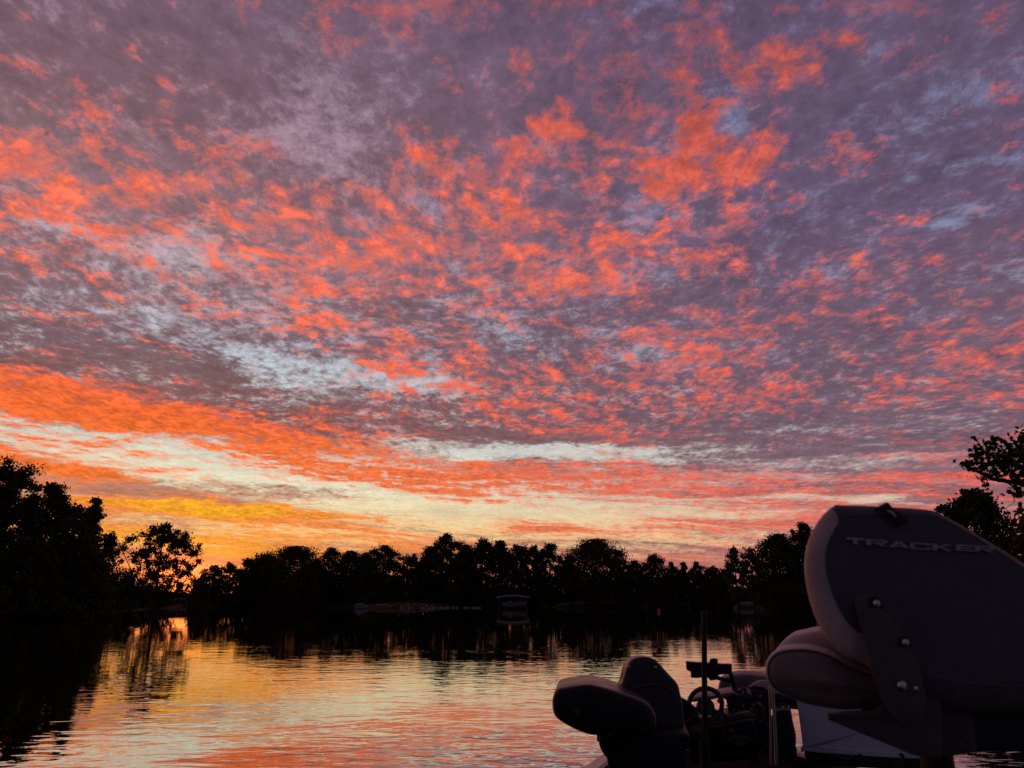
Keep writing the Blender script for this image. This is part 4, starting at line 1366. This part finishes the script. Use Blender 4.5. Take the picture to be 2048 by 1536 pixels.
def runabout(x, y, z, L, W, rz, label, name, cover=False, group=None):
    root = empty(name, (x, y, z), label, 'boat', group)
    secs = []
    for t in np.linspace(0, 1, 9):
        w = W * 0.5 * (1 - max(0, (t - 0.45) / 0.55) ** 2.2) + 0.02
        sh = 0.55 + 0.16 * t * t
        secs.append([(L * (t - 0.5), -w, sh), (L * (t - 0.5), -w * 0.82, 0.12 + 0.1 * t * t), (L * (t - 0.5), 0, 0.28 * t ** 3), (L * (t - 0.5), w * 0.82, 0.12 + 0.1 * t * t), (L * (t - 0.5), w, sh)])
    V = [v for s in secs for v in s]
    F = []
    for k in range(8):
        for i in range(4):
            F.append([5 * k + i, 5 * k + i + 1, 5 * k + 6 + i, 5 * k + 5 + i])
        F.append([5 * k, 5 * k + 5, 5 * k + 9, 5 * k + 4])
    F += [[0, 1, 2, 3, 4], [44, 43, 42, 41, 40]]
    me = bpy.data.meshes.new('hull')
    me.from_pydata(V, [], F)
    fix(me)
    link('hull', me, HULLPAINT, root)
    if cover:
        n = 8
        V = []
        for t in np.linspace(0.05, 0.9, n):
            w = W * 0.5 * (1 - max(0, (t - 0.45) / 0.55) ** 2.2)
            hh = 0.62 + 0.34 * math.sin(math.pi * min(1, t + 0.1))
            V += [(L * (t - 0.5), -w, 0.57), (L * (t - 0.5), -w * 0.5, hh - 0.06), (L * (t - 0.5), 0, hh), (L * (t - 0.5), w * 0.5, hh - 0.06), (L * (t - 0.5), w, 0.57)]
        F = [[5 * k + i, 5 * k + i + 1, 5 * k + 6 + i, 5 * k + 5 + i] for k in range(n - 1) for i in range(4)]
        F += [[0, 1, 2, 3, 4], [5 * n - 1, 5 * n - 2, 5 * n - 3, 5 * n - 4, 5 * n - 5]]
        me = bpy.data.meshes.new('cover')
        me.from_pydata(V, [], F)
        fix(me)
        link('cover', me, COVER, root)
    else:
        MB().box((0.1 * L, 0, 0.78), (0.08, W * 0.7, 0.32), 0, 0, 0.02, Matrix.Rotation(R(-25), 4, 'Y')).build('windscreen', GLASS, root)
        MB().box((-0.18 * L, 0, 0.66), (0.4, W * 0.6, 0.22), 0, 0, 0.05).build('seat', CANVAS, root)
    MB().box((-0.52 * L, 0, 0.66), (0.26, 0.34, 0.5), 0, 0, 0.06).build('outboard_motor', SATIN, root)
    root.rotation_euler.z = rz
    return root


def build_pergola():
    x, y = shore_spot(1199, 1214, 7.0)
    z = land_at(x, y)
    root = empty('pergola', (x, y, z), 'small white open timber pergola on the bank under the broad tree', 'pergola')
    o = np.array((x, y, z))
    for dx in (-0.95, 0.95):
        for dy in (-0.8, 0.8):
            MB().box((x + dx, y + dy, z + 0.85), (0.11, 0.11, 1.9)).build('post', WPAINT, root, False, o)
    for dy in (-0.8, 0.8):
        MB().box((x, y + dy, z + 1.86), (2.5, 0.09, 0.13)).build('beam', WPAINT, root, False, o)
    mb = MB()
    for k in range(7):
        mb.box((x - 1.0 + k / 3.0, y, z + 1.975), (0.07, 2.2, 0.09))
    mb.build('rafters', WPAINT, root, False, o)
    MB().box((x, y, z + 1.15), (1.78, 0.07, 0.09)).build('rail', WPAINT, root, False, o)


def house(px, py, back, L, D, hw, label, seed):
    x, y = shore_spot(px, py, back)
    z = land_at(x, y) - 0.1
    root = empty('lakeside_house', (x, y, z), label, 'house')
    MB().box((0, 0, hw / 2), (L, D, hw)).build('wall', PALE, root)
    V = [(-L / 2 - .4, -D / 2 - .4, hw), (L / 2 + .4, -D / 2 - .4, hw), (L / 2 + .4, D / 2 + .4, hw), (-L / 2 - .4, D / 2 + .4, hw), (-L / 2 - .4, 0, hw + D * 0.32), (L / 2 + .4, 0, hw + D * 0.32)]
    F = [[0, 1, 5, 4], [2, 3, 4, 5], [0, 4, 3], [1, 2, 5], [0, 3, 2, 1]]
    MB().add(V, F).build('roof', ROOF, root)
    n = int(L // 2.4)
    for k in range(n):
        cx = -L / 2 + L * (k + 0.5) / n
        fr = MB()
        for (dx, dz, sx, sz) in ((0, 0.62, 1.1, 0.1), (0, -0.62, 1.1, 0.1), (-0.5, 0, 0.1, 1.14), (0.5, 0, 0.1, 1.14)):
            fr.box((cx + dx, -D / 2 - 0.03, 1.55 + dz), (sx, 0.08, sz))
        w = fr.build('window', WPAINT, root)
        MB().box((cx, -D / 2 - 0.012, 1.55), (0.9, 0.03, 1.14)).build('pane', GLASS, w)
    return root


def build_piers():
    x, y = shore_spot(98, 1232, 0.0)
    root = empty('fishing_pier', (x, y, 0), 'small timber pier with tall rail posts at the dark left bank', 'pier')
    o = np.array((x, y, 0))
    mb = MB()
    for k in range(9):
        mb.box((x, y - 1.6 + k * 0.40, 0.42), (1.5, 0.36, 0.05))
    mb.build('boards', TIMBER, root, False, o)
    for dx in (-0.7, 0.7):
        for dy in (-1.6, 0.0, 1.5):
            MB().box((x + dx, y + dy, 0.45), (0.10, 0.10, 1.9)).build('post', TIMBER, root, False, o)
        MB().box((x + dx, y - 0.05, 1.28), (0.07, 3.3, 0.09)).build('rail', TIMBER, root, False, o)
    x, y = shore_spot(1500, 1214, -1.5)
    root = empty('boat_dock', (x, y, 0), 'low timber dock beside the covered boats at the right bank', 'dock')
    o = np.array((x, y, 0))
    MB().box((x, y, 0.38), (6.0, 1.4, 0.08)).build('boards', TIMBER, root, False, o)
    for dx in (-2.7, -0.9, 0.9, 2.7):
        MB().tube([(x + dx, y - 0.6, -0.8), (x + dx, y - 0.6, 1.0)], 0.09, 8).build('post', TIMBER, root, False, o)


def build_rocks():
    rng = np.random.default_rng(9)
    protos = []
    for k in range(8):
        bm = bmesh.new()
        bmesh.ops.create_icosphere(bm, subdivisions=2, radius=0.5)
        cuts = [(Vector(rng.normal(size=3)).normalized(), rng.uniform(0.26, 0.42)) for _ in range(9)]
        for v in bm.verts:
            for nrm, dd in cuts:
                e = v.co.dot(nrm) - dd
                if e > 0:
                    v.co -= nrm * e
            v.co.z *= 0.72
        me = bpy.data.meshes.new('bank_rock')
        bm.to_mesh(me)
        bm.free()
        me.materials.append(STONE)
        protos.append(me)

    def scatter(n, label, group, spot):
        for k in range(n):
            x, y, z, s = spot()
            ob = bpy.data.objects.new('bank_rock', protos[int(rng.integers(0, 8))])
            COL.objects.link(ob)
            ob.location = (x, y, z)
            ob.rotation_euler = tuple(rng.uniform(-0.5, 0.5, 2)) + (rng.uniform(0, 6.28),)
            ob.scale = (s * rng.uniform(0.8, 1.3), s * rng.uniform(0.8, 1.2), s)
            tag(ob, label, 'rock', group)

    def mound():
        while True:
            x = MOUND[0] + rng.uniform(-4.2, 5.5)
            y = MOUND[1] + rng.uniform(-3.6, 1.2)
            d = float(shore_dist(np.array([x]), np.array([y]))[0])
            if -0.3 < d < 6:
                return x, y, max(0.02, land_at(x, y)) + 0.02, rng.uniform(0.28, 0.62)
    scatter(130, 'reddish grey stone in the riprap mound at the right bank corner', 'stones of the right bank mound', mound)

    def bank():
        t = rng.uniform(742, 960)
        p = on_z(t, 1216.3)
        b = rng.uniform(-0.3, 4.0)
        d = Vector((p.x, p.y)).normalized()
        x, y = p.x + d.x * b, p.y + d.y * b
        return x, y, max(0.0, land_at(x, y)) + 0.02, rng.uniform(0.25, 0.6)
    scatter(90, 'grey stone in the long riprap edge left of the boat lift', 'stones of the far riprap edge', bank)


def build_small():
    x, y = shore_spot(1318, 1224)
    root = empty('mooring_buoy', (x, y, 0), 'tiny reddish mooring buoy afloat below the low right treeline', 'buoy')
    mb = MB()
    mb.tube([(0, 0, -0.15), (0, 0, 0.05), (0, 0, 0.25), (0, 0, 0.34)], [0.10, 0.19, 0.16, 0.05], 12)
    mb.build('float', REDP, root, True)
    MB().tube([(0, 0, 0.33), (0, 0, 0.5)], 0.03, 8).build('eye', STEEL, root, True)
    x, y = shore_spot(1486, 1216)
    runabout(x, y - 1.0, 0.0, 3.4, 1.5, R(8), 'small pale boat moored at the low dock, left of the covered one', 'runabout_boat', True)
    x, y = shore_spot(1528, 1216)
    runabout(x - 1.0, y + 4.0, 0.05, 4.4, 1.7, R(-4), 'pale covered boat moored just left of the stone mound', 'runabout_boat', True)
    x, y = shore_spot(723, 1217)
    runabout(x, y - 0.3, -0.1, 2.2, 1.0, R(6), 'little pale boat lying at the waterline left of the far riprap edge', 'runabout_boat', True)
    x, y = shore_spot(826, 1213, 2.5)
    runabout(x, y, land_at(x, y) + 0.1, 3.4, 1.4, R(-8), 'pale boat drawn up above the far riprap edge', 'runabout_boat', True)
    house(1166, 1214, 16, 7.5, 5, 2.5, 'pale lakeside house behind the trunks left of the pergola', 1)
    house(944, 1214, 15, 5.0, 4, 2.6, 'pale lakeside house between trunks left of the boat lift', 2)
    house(410, 1214, 9, 4.5, 3.5, 1.6, 'low pale cabin at the shore right of the lone airy tree', 3)


build_boat_lift()
build_pergola()
build_piers()
build_rocks()
build_small()
